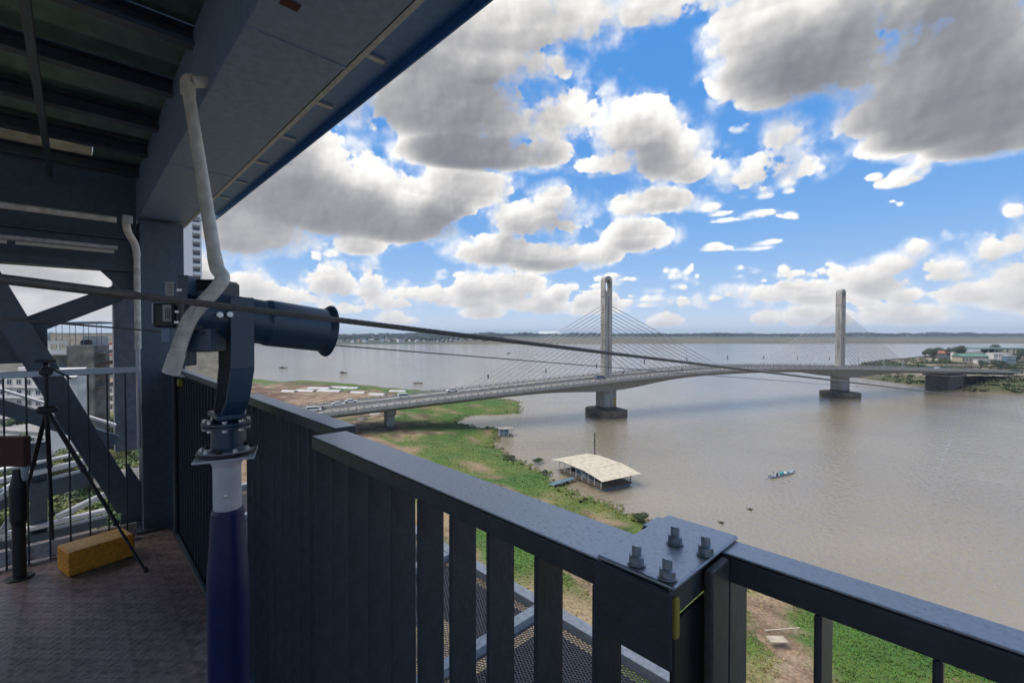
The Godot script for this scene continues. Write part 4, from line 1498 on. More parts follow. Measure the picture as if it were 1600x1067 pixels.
func far_land() -> void:
	var n := FastNoiseLite.new()
	n.seed = 13
	n.frequency = 0.0016
	n.fractal_octaves = 4
	var rows := [-60.0, 0.0, 25.0, 90.0, 260.0, 600.0, 1000.0, 1500.0, 2100.0, 3200.0, 5200.0]
	var hs := [-1.5, 0.6, 2.2, 3.0, 3.5, 5.0, 8.0, 12.0, 16.0, 19.0, 22.0]
	var lat0 := -7000.0
	var step := 70.0
	var nx := 230
	var verts := PackedVector3Array()
	var cols := PackedColorArray()
	for j in rows.size():
		for i in nx:
			var lat := lat0 + i * step
			var edge := 1560.0 + n.get_noise_2d(lat, 0) * 130.0 + (60.0 if lat > 300 else 0.0)
			var d: float = edge + rows[j]
			verts.append(W(lat, d, hs[j]))
			var w := n.get_noise_2d(lat * 2.0, rows[j] * 3.0 + 500)
			var green := Color(0.055, 0.085, 0.035).lerp(Color(0.11, 0.12, 0.05), clampf(0.5 + w, 0, 1))
			var tan := Color(0.30, 0.225, 0.14).lerp(Color(0.20, 0.17, 0.09), clampf(0.5 + w * 1.6, 0, 1))
			var s := 0.0
			if lat > -330:
				s = clampf((lat + 330.0) / 160.0, 0, 1) * clampf((1700.0 - rows[j]) / 500.0, 0, 1) * clampf(0.85 + w * 1.2, 0, 1)
			else:
				s = clampf(0.15 + w, 0, 1) * (1.0 if rows[j] < 60 else 0.2)
			cols.append(green.lerp(tan, s))
	var ids := PackedInt32Array()
	for j in rows.size() - 1:
		for i in nx - 1:
			var k := j * nx + i
			ids.append_array([k, k + nx, k + 1, k + 1, k + nx, k + nx + 1])
	var nor := PackedVector3Array()
	nor.resize(verts.size())
	nor.fill(Vector3.UP)
	var arr := []
	arr.resize(Mesh.ARRAY_MAX)
	arr[Mesh.ARRAY_VERTEX] = verts
	arr[Mesh.ARRAY_NORMAL] = nor
	arr[Mesh.ARRAY_COLOR] = cols
	arr[Mesh.ARRAY_INDEX] = ids
	var me := ArrayMesh.new()
	me.add_surface_from_arrays(Mesh.PRIMITIVE_TRIANGLES, arr)
	tag(obj("far_bank", me, M.soil), "low far bank of sand and fields across the river", "", "", "structure")
	# tree belts too far away to tell the trees apart
	var spots := []
	for k in 20000:
		var belt := rng.randf()
		var r := rng.randf_range(-1.35, 1.35)
		var d := rng.randf_range(2950.0, 3300.0) if belt < 0.6 else rng.randf_range(3500.0, 6200.0)
		if r < -0.02 and belt > 0.28:
			d = rng.randf_range(1590.0, 2900.0) if rng.randf() < 0.75 else d
			if d < 1760.0 and rng.randf() < 0.7:
				continue
		var lat := r * d
		var w := n.get_noise_2d(lat * 1.6, d * 0.4)
		if w < -0.12 and rng.randf() < 0.75:
			continue
		var y := 2.0 + clampf((d - 1650.0) / 1700.0, 0, 1) * 15.0
		var q := W(lat, d, y)
		var s := rng.randf_range(9.0, 18.0) * (1.0 + maxf(0, w) * 1.3)
		spots.append([q, s, Color(0.030, 0.052, 0.026).lerp(Color(0.06, 0.075, 0.035), rng.randf())])
	scatter("far_trees", "distant belt of trees along the far bank", crown_mesh(42, 5), spots, M.leaf)
	# the town on the far bank, upstream
	var walls := [M.white_wall, M.cream_wall, M.white_wall, M.concrete]
	var roofs := [M.grey_roof, M.orange_roof, M.grey_roof, M.blue_paint, M.white_wall]
	for k in 90:
		var x := rng.randf_range(525, 735)
		var d := rng.randf_range(1660, 2450)
		if k > 70:
			x = rng.randf_range(990, 1590)
			d = rng.randf_range(3000, 3300)
		var p := dp(x, 521, d)
		var big := rng.randf()
		var hgt := rng.randf_range(5, 9) if big < 0.85 else rng.randf_range(9, 14)
		var wid := rng.randf_range(8, 18)
		p.y = 2.0 + clampf((d - 1650.0) / 1700.0, 0, 1) * 15.0
		var st := ST()
		var b := Basis(Vector3.UP, rng.randf() * TAU)
		bx(st, Vector3(0, hgt * 0.5, 0), Vector3(wid, hgt, wid * 0.7), b)
		var me2: ArrayMesh = st.commit()
		st = ST()
		if big < 0.85:
			var z := b.z * wid * 0.39
			var xx := b.x * wid * 0.54
			var up := Vector3(0, hgt, 0)
			var rg := Vector3(0, hgt + wid * 0.2, 0)
			quad(st, up - xx - z, up + xx - z, rg + xx, rg - xx, (Vector3.UP - b.z).normalized())
			quad(st, up - xx + z, up + xx + z, rg + xx, rg - xx, (Vector3.UP + b.z).normalized())
			tri(st, up - xx - z, up - xx + z, rg - xx, -b.x)
			tri(st, up + xx - z, up + xx + z, rg + xx, b.x)
		else:
			bx(st, Vector3(0, hgt + 0.3, 0), Vector3(wid * 1.05, 0.6, wid * 0.75), b)
		st.commit(me2)
		var o := MeshInstance3D.new()
		o.name = "far_house"
		o.mesh = me2
		o.set_surface_override_material(0, walls[k % 4])
		o.set_surface_override_material(1, roofs[k % 5])
		o.position = p
		add_child(o, true)
		if k > 70:
			tag(o, "tiny pale house beyond the sandbank on the far shore", "house", "houses beyond the sandbank")
		else:
			tag(o, "tiny house of the town on the far bank, left of the bridge", "house", "houses of the town on the far bank")

func right_land() -> void:
	var shore := plan([[1316, 578], [1332, 589], [1380, 596], [1431, 603], [1487, 609], [1525, 613], [1600, 618], [1780, 634], [2300, 670], [2300, 540], [1700, 539], [1600, 542], [1560, 546], [1500, 551], [1446, 556], [1422, 559], [1356, 566]])
	land_mesh("right_bank", "green headland with sandy yards at the right end of the bridge", shore, 140, 1100, 235, 1250, 6.0, 0.14, 5.0, paint_right)
func right_shrubs() -> void:
	var g: Dictionary = grid.right_bank
	var spots := []
	for k in 30000:
		var lat := rng.randf_range(150.0, 560.0)
		var dep := rng.randf_range(240.0, 620.0)
		var i := int((lat - g.lat0) / g.cell + 0.5)
		var j := int((dep - g.d0) / g.cell + 0.5)
		var id: int = j * g.nx + i
		if g.sd[id] < 1.0 or rng.randf() > g.g[id]:
			continue
		var q := W(lat, dep)
		var n := n_patch.get_noise_2d(q.x * 1.4, q.z * 1.4)
		if n < -0.08:
			continue
		q.y = g.v[id].y - 0.1
		var c: Color = g.c[id]
		spots.append([q, rng.randf_range(0.5, 1.0) * (1.0 + n * 1.6), Color(c.r * rng.randf_range(0.5, 1.1), c.g * rng.randf_range(0.7, 1.2), c.b * 0.8)])
	scatter("headland_shrubs", "low scrub and grass on the headland and its bank", clump_mesh(14, 1.3, 2.4, 12), spots, M.leaf)
func paint_right(p: Vector2, sd: float, w: float) -> Color:
	var lat := p.x * R.x + p.y * R.z
	var dep := p.x * FW.x + p.y * FW.z
	var x := lat / dep * FOC + 800.0
	var n := n_patch.get_noise_2d(p.x * 0.5, p.y * 0.5)
	var c := Color(0.085, 0.105, 0.035).lerp(Color(0.15, 0.14, 0.06), clampf(0.5 + n * 1.4, 0, 1))
	if dep > 395 and lat > 235 and lat < 400:
		c = c.lerp(Color(0.06, 0.13, 0.03), 0.8)
	var sandy := 0.0
	if dep > 330 and dep < 395:
		sandy = clampf(0.8 + n, 0, 1)
	if lat > 400 and dep > 395:
		sandy = maxf(sandy, clampf(0.4 + n * 1.4, 0, 1))
	c = c.lerp(Color(0.37, 0.30, 0.22), sandy * clampf((sd - 12.0) / 10.0, 0, 1))
	c = c.lerp(Color(0.24, 0.17, 0.11), clampf(0.8 - sd / 9.0 + n, 0, 0.8))
	c.a = 1.0 - sandy
	return c

# ------------------------------------------------------------------ trees
func crown_mesh(leaves: int, seed_: int, flat := 0.85) -> ArrayMesh:   # a unit crown of leaf clumps, base at 0, about 1 high
	var r := RandomNumberGenerator.new()
	r.seed = seed_
	var lobes := []
	for i in 7:
		var a := r.randf() * TAU
		var d := r.randf_range(0.05, 0.32)
		lobes.append([Vector3(cos(a) * d, r.randf_range(0.38, 0.78), sin(a) * d), r.randf_range(0.17, 0.3)])
	var st := ST()
	for i in leaves:
		var l = lobes[i % 7]
		var v := Vector3(r.randfn(), r.randfn(), r.randfn()).normalized()
		var c: Vector3 = l[0] + v * l[1] * r.randf_range(0.62, 1.08) * Vector3(1, flat, 1)
		var s := r.randf_range(0.5, 1.0) * (0.9 / sqrt(float(leaves)) + 0.012)
		var t := v.cross(Vector3(r.randfn(), r.randfn(), r.randfn())).normalized()
		var u := v.cross(t)
		var nn := (v + Vector3(0, 0.35, 0) + Vector3(r.randfn(), r.randfn(), r.randfn()) * 0.25).normalized()
		st.set_color(Color.WHITE * r.randf_range(0.62, 1.0))
		var tilt := v * s * r.randf_range(-0.5, 0.5)
		tri(st, c - t * s - u * s * 0.6, c + t * s - u * s * 0.5 + tilt, c + u * s * 1.1 - tilt, nn)
		tri(st, c - u * s * 0.9 + tilt, c + t * s * 0.9 + u * s * 0.6, c - t * s * 0.8 + u * s * 0.5 + tilt, nn)
	return st.commit()
func make_tree(label: String, group: String, crown: Mesh, col: Color, at: Vector3, tall: float, wide: float) -> Node3D:
	var t := thing("tree", label, "tree", at, group)
	var st := ST()
	var base := tall * 0.38
	tube(st, [Vector3(0, -0.4, 0), Vector3(0.05, base * 0.6, 0.03) , Vector3(-0.08, base * 1.25, 0.05)], [tall * 0.032, tall * 0.024, tall * 0.014], 8)
	for i in 4:
		var a := i * TAU / 4 + rng.randf()
		tube(st, [Vector3(0, base * 0.8, 0), Vector3(cos(a) * wide * 0.16, base * 1.3, sin(a) * wide * 0.16), Vector3(cos(a) * wide * 0.3, tall * 0.66, sin(a) * wide * 0.3)], [tall * 0.013, tall * 0.009, tall * 0.004], 6)
	obj("trunk", st, M.bark, t)
	var m: StandardMaterial3D = M.leaf.duplicate()
	m.albedo_color = col.linear_to_srgb()
	var c := obj("crown", crown, m, t)
	c.scale = Vector3(wide, tall, wide)
	c.rotation.y = rng.randf() * TAU
	return t
func trees() -> void:
	var crowns := [crown_mesh(2600, 1), crown_mesh(2600, 2), crown_mesh(2400, 3)]
	var cols := [Color(0.085, 0.150, 0.030), Color(0.135, 0.180, 0.036), Color(0.175, 0.190, 0.045), Color(0.065, 0.120, 0.028)]
	var first := {}
	var k := 0
	# grove below the rod railing
	for dep in [64, 72, 80, 89, 98, 108, 119, 131, 144, 158]:
		var r := -1.20
		while r < -0.70:
			var q := W((r + rng.randf_range(-0.02, 0.02)) * dep, dep + rng.randf_range(-3, 3), 2.0)
			var hh := rng.randf_range(6.5, 9.5) if dep < 140 else rng.randf_range(5.0, 7.0)
			var wd := hh * rng.randf_range(1.0, 1.35)
			var ci := k % 3
			var key := "%d_%d" % [ci, k % 4]
			var lab := "leafy olive-green tree in the grove below the rod railing"
			var t: Node3D
			if first.has(key):
				t = dup(first[key], lab, q, rng.randf() * TAU)
				t.get_node("crown").scale = Vector3(wd, hh, wd)
			else:
				t = make_tree(lab, "trees of the grove below the railing", crowns[ci], cols[k % 4], q, hh, wd)
				first[key] = t
			k += 1
			r += 8.6 / dep
	# headland trees on the right
	var list := [
		[1458, 560, 14, 15, "tree"], [1466, 559, 15, 16, "a"], [1480, 560, 14, 14, "b"], [1495, 558, 16, 16, "c"], [1504, 558, 17, 18, "d"], [1446, 558, 10, 8, "e"],
		[1547, 562, 16, 14, "f"], [1558, 556, 18, 16, "g"], [1590, 566, 12, 12, "h"], [1560, 577, 9, 9, "i"], [1567, 576, 8, 10, "j"], [1537, 574, 7, 10, "k"], [1589, 587, 5.5, 8, "l"], [1354, 573, 5, 9, "m"], [1366, 572, 4, 8, "n"], [1600, 560, 14, 12, "o"],
	]
	var says := ["leftmost dark tree of the clump before the red-roofed house", "dark tree close beside the red-roofed house on the headland", "dark bushy tree right of the red-roofed house", "dark tree at the left end of the green-roofed hall", "broadest dark tree behind the green-roofed hall", "thin leaning tree at the far left edge of the headland", "tree between green-roofed hall and white building", "tree rising behind the white building under the canopy", "round tree in front of the blue building", "small tree by the cream wall, before the white building", "shrubby tree beside the small tree by the cream wall", "low tree at the right end of the cream wall", "round bush on the sandy yard beside the road at the right edge", "low bush on the grassy tip behind the second pylon", "second low bush on the grassy tip behind the second pylon", "tree at the right edge of the picture behind the canopy"]
	for i in list.size():
		var e: Array = list[i]
		make_tree(says[i], "trees on the headland", crowns[i % 3], [Color(0.04, 0.06, 0.025), Color(0.055, 0.085, 0.03)][i % 2], fl(e[0], e[1], 5.0), e[2], e[3])
	# bushes on the near shore
	var bl := ["low bush at the water's edge left of the joint plate", "dark bush standing in the shallows left of the boathouse", "small bush by the shore behind the boathouse gangway", "bush on the shore point above the grassy slope"]
	var bq := [[1000, 818, 2.2, 3.2], [842, 724, 1.6, 4.0], [852, 742, 1.3, 2.2], [798, 719, 1.6, 4.5]]
	for i in 4:
		make_tree(bl[i], "", crowns[i % 3], Color(0.045, 0.075, 0.022), fl(bq[i][0], bq[i][1], 0.1), bq[i][2], bq[i][3])

# ------------------------------------------------------------------ the bridge
const P2 := 156.8
var BA: Vector3
var BN: Vector3
var BO: Vector3
func deck(s: float) -> float:         # height of the roadway
	return 18.9 - (0.065 if s < 72.0 else 0.046) * (sqrt((s - 72.0) * (s - 72.0) + 3025.0) - 55.0)
func bridge_s(x: float, z: float) -> float:       # where on the bridge a bearing meets the line z
	var r := (x - 800.0) / FOC
	var o := BO + BN * z
	return (r * o.dot(FW) - o.dot(R)) / (BA.dot(R) - r * BA.dot(FW))
func bpos(s: float, z: float, up := 0.0) -> Vector3:
	return BO + BA * s + BN * z + Vector3.UP * (deck(s) + up)
func sweep(st: SurfaceTool, prof: Callable, s0: float, s1: float, step: float, closed := true) -> void:  # prof(s) -> array of Vector2(z, y)
	var n := int(ceil((s1 - s0) / step))
	for i in n:
		var a := s0 + (s1 - s0) * i / n
		var b := s0 + (s1 - s0) * (i + 1) / n
		var pa: Array = prof.call(a)
		var pb: Array = prof.call(b)
		for k in pa.size() - (0 if closed else 1):
			var k2 := (k + 1) % pa.size()
			var e: Vector2 = pa[k2] - pa[k]
			var nn := Vector3(0, -e.x, e.y).normalized()
			quad(st, Vector3(a, pa[k].y, pa[k].x), Vector3(b, pb[k].y, pb[k].x), Vector3(b, pb[k2].y, pb[k2].x), Vector3(a, pa[k2].y, pa[k2].x), nn)
func bridge() -> void:
	var c1 := W((947.5 - 800.0) / FOC * 201.0, 201.0)
	var c2 := W((1314.0 - 800.0) / FOC * 260.0, 260.0)
	BO = c1
	BA = (c2 - c1).normalized()
	BN = BA.cross(Vector3.UP)
	if BN.dot(FW) > 0.0:
		BN = -BN
	var t := thing("cable_stayed_bridge", "concrete cable-stayed bridge with two needle-eye pylons across the river", "bridge", BO)
	t.basis = Basis(BA, Vector3.UP, BN)
	var S0 := -250.0
	var S1 := 330.0
	var dep := func(s: float) -> float:
		return 2.1 + 2.6 * exp(-pow(s / 24.0, 2.0)) + 3.0 * exp(-pow((s - P2) / 24.0, 2.0))
	var st := ST()
	sweep(st, func(s): var d: float = deck(s); return [Vector2(10.6, d), Vector2(-10.6, d), Vector2(-10.6, d - 0.25), Vector2(10.6, d - 0.25)], S0, S1, 5.0)
	obj("roadway", st, M.road, t)
	st = ST()
	sweep(st, func(s): var d: float = deck(s) - 0.255; var g: float = dep.call(s); return [Vector2(11.2, d), Vector2(11.2, d - 0.5), Vector2(8.4, d - 0.85), Vector2(6.6, d - g), Vector2(-6.6, d - g), Vector2(-8.4, d - 0.85), Vector2(-11.2, d - 0.5), Vector2(-11.2, d)], S0, S1, 3.0)
	obj("girder", st, M.concrete, t)
	for z in [10.9, -10.9]:
		st = ST()
		sweep(st, func(s): var d: float = deck(s); return [Vector2(z + 0.3, d - 0.25), Vector2(z + 0.22, d + 0.55), Vector2(z - 0.22, d + 0.55), Vector2(z - 0.3, d - 0.25)], S0, S1, 5.0)
		obj("parapet", st, M.concrete_light, t)
		st = ST()
		sweep(st, func(s): var d: float = deck(s); return [Vector2(z + 0.1, d + 0.98), Vector2(z + 0.1, d + 1.12), Vector2(z - 0.1, d + 1.12), Vector2(z - 0.1, d + 0.98)], S0, S1, 5.0)
		obj("handrail", st, M.concrete, t)
		st = ST()
		var s := -200.0
		while s < 300.0:
			bx(st, Vector3(s, deck(s) + 0.77, z), Vector3(0.35, 0.44, 0.25))
			s += 2.5
		tag(obj("handrail_post", st, M.concrete, t), "", "", "", "stuff")
	for z in [1.6, -1.6]:
		st = ST()
		sweep(st, func(s): var d: float = deck(s); return [Vector2(z + 0.15, d), Vector2(z + 0.12, d + 0.7), Vector2(z - 0.12, d + 0.7), Vector2(z - 0.15, d)], S0, S1, 6.0)
		obj("median_barrier", st, M.concrete, t)
	for z in [9.7, 2.2, -2.2, -9.7]:
		st = ST()
		sweep(st, func(s): var d: float = deck(s) + 0.006; return [Vector2(z + 0.08, d), Vector2(z - 0.08, d)], -200, 300, 5.0, false)
		obj("edge_line", st, M.marking, t)
	for z in [5.9, -5.9]:
		st = ST()
		var s := -180.0
		while s < 300.0:
			quad(st, Vector3(s, deck(s) + 0.006, z - 0.07), Vector3(s + 3, deck(s + 3) + 0.006, z - 0.07), Vector3(s + 3, deck(s + 3) + 0.006, z + 0.07), Vector3(s, deck(s) + 0.006, z + 0.07), Vector3.UP)
			s += 9.0
		tag(obj("lane_line", st, M.marking, t), "", "", "", "stuff")
	for pi in 2:
		var sp := 0.0 if pi == 0 else P2
		pylon(t, sp)
		pier(t, sp)
		for side in [-1.0, 1.0]:
			for k in 15:
				var f := k / 14.0
				var sa: float = sp + side * lerpf(12.5, 68.0, f)
				var top: float = lerpf(26.0, 48.5, f)
				for z in [0.28, -0.28]:
					st = ST()
					tube(st, [Vector3(sa, deck(sa) + 0.2, z), Vector3(sp + side * 1.7, top, z)], 0.075, 5, false)
					obj("stay_cable", st, M.stay, t)
	# land pier on the left, abutment on the right
	st = ST()
	var sl := bridge_s(607.5, 0)
	for z in [0.0]:
		bbx(st, Vector3(sl, (deck(sl) - 4.2 + 0.0) * 0.5, z), Vector3(2.8, deck(sl) - 4.2, 8.5), 0.3)
		bbx(st, Vector3(sl, deck(sl) - 3.3, z), Vector3(3.6, 1.9, 11.0), 0.4)
	var lp := obj("land_pier", st, M.concrete, t)
	st = ST()
	bbx(st, Vector3(sl, 2.2, 0), Vector3(2.9, 2.6, 8.6), 0.3)
	obj("stained_foot", st, M.concrete_dark, lp)
	st = ST()
	bbx(st, Vector3(sl - 46, deck(sl - 46) * 0.5 - 1.0, 0), Vector3(2.6, deck(sl - 46) - 2.2, 8.5), 0.3)
	obj("land_pier", st, M.concrete, t)
	st = ST()
	bbx(st, Vector3(261, 3.6, 0), Vector3(17, 9.4, 13), 0.6)
	var ab := obj("abutment", st, M.concrete_dark, t)
	st = ST()
	bbx(st, Vector3(261, 8.9, 0), Vector3(19, 1.1, 15), 0.2)
	obj("bearing_ledge", st, M.concrete_light, ab)
	st = ST()
	for k in 4:
		bx(st, Vector3(253.5 + k * 5.0, 9.7, 4.0 - (k % 2) * 8.0), Vector3(1.6, 1.0, 1.6))
	obj("bearing_block", st, M.concrete_light, ab)

func eye_radius(th: float, w: float, lo: float, hi: float) -> float:   # outer outline of the pylon head, seen from the middle of the eye
	var d := Vector2(cos(th), sin(th))
	var t := 1e9
	if absf(d.x) > 1e-6:
		var tx := w / absf(d.x)
		if tx * d.y <= hi - w + 1e-6 and tx * d.y >= -lo - 1e-6:
			t = minf(t, tx)
	if d.y < 0.0:
		var ty := -lo / d.y
		if absf(ty * d.x) <= w + 1e-6:
			t = minf(t, ty)
	var c := Vector2(0, hi - w)
	var b := d.dot(c)
	var disc := b * b - c.length_squared() + w * w
	if disc >= 0.0:
		var tc := b + sqrt(disc)
		if tc * d.y >= hi - w - 1e-6:
			t = minf(t, tc)
	return t
func pylon(t: Node3D, sp: float) -> void:
	var w := 1.9
	var T := 3.2
	var top := 61.0
	var ey := 56.2            # middle of the eye
	var lo := 4.4
	var hi := top - ey
	var st := ST()
	var yb := ey - lo
	var y0 := 9.0
	# shaft with a groove down each broad face
	bx(st, Vector3(sp, (yb + y0) * 0.5, 0), Vector3(w * 2 - 0.004, yb - y0, T - 0.7))
	for z in [1.0, -1.0]:
		for x in [1.0, -1.0]:
			bx(st, Vector3(sp + x * (w * 0.5 + 0.14), (yb + y0) * 0.5, z * (T * 0.5 - 0.175)), Vector3(w - 0.28, yb - y0, 0.35))
	# head: a ring round the pointed eye
	var n := 64
	var out := []
	var inn := []
	for i in n:
		var th := TAU * (i + 0.5) / n
		out.append(Vector2(cos(th), sin(th)) * eye_radius(th, w, lo, hi))
		var e := Vector2(cos(th) * 1.52, sin(th) * 3.0)
		if e.y < 0.0:
			e.x *= 1.0 - pow(-e.y / 3.0, 1.4) * 0.35
			e.y *= 1.1
		else:
			e.y *= 1.12
		inn.append(e)
	for i in n:
		var j := (i + 1) % n
		for z in [T * 0.5, -T * 0.5]:
			quad(st, Vector3(sp + out[i].x, ey + out[i].y, z), Vector3(sp + out[j].x, ey + out[j].y, z), Vector3(sp + inn[j].x, ey + inn[j].y, z), Vector3(sp + inn[i].x, ey + inn[i].y, z), Vector3(0, 0, signf(z)))
		var eo: Vector2 = out[j] - out[i]
		var ei: Vector2 = inn[j] - inn[i]
		quad(st, Vector3(sp + out[i].x, ey + out[i].y, T * 0.5), Vector3(sp + out[j].x, ey + out[j].y, T * 0.5), Vector3(sp + out[j].x, ey + out[j].y, -T * 0.5), Vector3(sp + out[i].x, ey + out[i].y, -T * 0.5), Vector3(eo.y, -eo.x, 0).normalized())
		quad(st, Vector3(sp + inn[i].x, ey + inn[i].y, T * 0.5), Vector3(sp + inn[j].x, ey + inn[j].y, T * 0.5), Vector3(sp + inn[j].x, ey + inn[j].y, -T * 0.5), Vector3(sp + inn[i].x, ey + inn[i].y, -T * 0.5), Vector3(-ei.y, ei.x, 0).normalized())
	var p := obj("pylon", st, M.concrete_light, t)
	st = ST()
	bx(st, Vector3.ZERO, Vector3(0.22, 0.7, 0.4))
	var anchor := st.commit()
	for side in [-1.0, 1.0]:
		for k in 15:
			var y := lerpf(26.0, 48.5, k / 14.0)
			for z in [0.28, -0.28]:
				var an := obj("cable_anchor", anchor, M.concrete_light, p)
				an.position = Vector3(sp + side * (w + 0.10), y, z)
func pier(t: Node3D, sp: float) -> void:
	var st := ST()
	var d := deck(sp)
	var oct := func(l: float, m: float, c: float) -> PackedVector2Array:
		return PackedVector2Array([Vector2(-l + c, -m), Vector2(l - c, -m), Vector2(l, -m + c), Vector2(l, m - c), Vector2(l - c, m), Vector2(-l + c, m), Vector2(-l, m - c), Vector2(-l, -m + c)])
	var up := Basis(Vector3(1, 0, 0), Vector3(0, 0, -1), Vector3(0, 1, 0))
	prism(st, oct.call(3.4, 3.6, 0.7), Transform3D(up, Vector3(sp, 2.9, 0)), d - 7.2)
	var o := obj("pier_stem", st, M.concrete_light, t)
	st = ST()
	prism(st, oct.call(3.45, 3.65, 0.7), Transform3D(up, Vector3(sp, 2.9, 0)), 1.3)
	obj("water_stain", st, M.concrete_dark, o)
	st = ST()
	prism(st, oct.call(7.0, 9.2, 3.2), Transform3D(up, Vector3(sp, -2.0, 0)), 4.9)
	obj("pile_cap", st, M.concrete_dark, t)
	if sp < 1.0:
		for k in 2:
			st = ST()
			bx(st, Vector3(sp + 2.0, 5.2 + k * 2.0, 3.63), Vector3(1.25, 1.8, 0.06))
			var b := obj("depth_board", st, mat(lin(0.55, 0.36, 0.04), 0.6), t)
			st = ST()
			bx(st, Vector3(sp + 2.0, 5.5 + k * 2.0, 3.67), Vector3(0.55, 0.5, 0.03))
			bx(st, Vector3(sp + 2.0, 4.75 + k * 2.0, 3.67), Vector3(0.85, 0.28, 0.03))
			obj("dark_mark", st, M.black, b)
	else:
		for k in 5:
			st = ST()
			bx(st, Vector3(sp + 2.6, 4.6 + k * 1.0, 3.63), Vector3(0.5, 0.5, 0.06))
			obj("depth_mark", st, M.concrete_dark, t)

func bridge_things() -> void:
	# lamp posts with a banner post beside them, along the far parapet
	var first: Node3D
	var xs := [757, 848, 928, 1003, 1070, 1134, 1191, 1244, 1294, 1340, 1382, 1412]
	for i in xs.size():
		var s := bridge_s(xs[i], -10.2)
		var lab := "%s lamp post with banner from the left, along the bridge's far parapet" % ORD[i]
		if first == null:
			first = thing("lamp_post", lab, "lamp post", bpos(s, -10.2), "lamp posts along the bridge")
			var st := ST()
			tube(st, [Vector3.ZERO, Vector3(0, 7.2, 0)], [0.11, 0.07], 6)
			obj("pole", st, M.galva, first)
			st = ST()
			tube(st, [Vector3(0, 7.1, 0), Vector3(0, 7.5, 1.0), Vector3(0, 7.55, 1.8)], 0.05, 5)
			tube(st, [Vector3(0, 7.1, 0), Vector3(0, 7.5, -1.0), Vector3(0, 7.55, -1.8)], 0.05, 5)
			obj("arm", st, M.galva, first)
			for z in [1.9, -1.9]:
				st = ST()
				bbx(st, Vector3(0, 7.55, z), Vector3(0.25, 0.12, 0.7), 0.03)
				obj("lamp_head", st, M.galva, first)
			st = ST()
			tube(st, [Vector3(1.25, 0, 0), Vector3(1.25, 5.6, 0)], 0.06, 5)
			obj("banner_pole", st, M.galva, first)
			st = ST()
			bx(st, Vector3(1.6, 4.4, 0), Vector3(0.6, 2.0, 0.03))
			obj("banner", st, M.banner_blue, first)
			st = ST()
			bx(st, Vector3(1.6, 4.9, 0), Vector3(0.58, 0.4, 0.05))
			obj("banner_stripe", st, M.banner_red, first)
			first.basis = Basis(BA, Vector3.UP, BN)
		else:
			var c := dup(first, lab, bpos(s, -10.2))
			c.basis = Basis(BA, Vector3.UP, BN)
	var turn := atan2(-BA.z, BA.x)
	var put := func(label: String, kind: String, x: float, z: float, m: Material, back := false) -> void:
		var s := bridge_s(x, z)
		var v := car(label, kind, m)
		v.position = bpos(s, z, 0.01)
		v.rotation.y = turn + (PI if back else 0.0)
	put.call("white saloon car on the bridge approach, nearest the far guard rail section", "saloon", 527, -5.0, M.car_white)
	put.call("white saloon car with others behind it beyond the far parapet side lane", "saloon", 547, -8.2, M.car_white)
	put.call("white van climbing the bridge above the land pier", "van", 631, -4.6, M.car_white)
	put.call("white pickup at the left end of the bridge by the rail top", "van", 489, 3.0, M.car_white)
	put.call("dark grey truck in front of the first pylon's foot", "van", 938, 4.0, M.car_grey)
	put.call("small white car in the far lane left of the first stay cables", "saloon", 706, -7.5, M.car_white, true)
	put.call("grey car in the far lane between the two pylons", "saloon", 1118, -4.5, M.car_grey)
	put.call("white car past the second pylon near the right bank", "saloon", 1466, -4.5, M.car_white, true)
	for e in [["motorbike with rider behind the white pickup at the left bridge end", 503, 2.0], ["motorbike with rider right of the first pylon", 974, -5.5], ["motorbike with rider in mid span left of the second stay fan", 1066, 4.5]]:
		var s := bridge_s(e[1], e[2])
		var b := motorbike(e[0])
		b.position = bpos(s, e[2], 0.01)
		b.rotation.y = turn

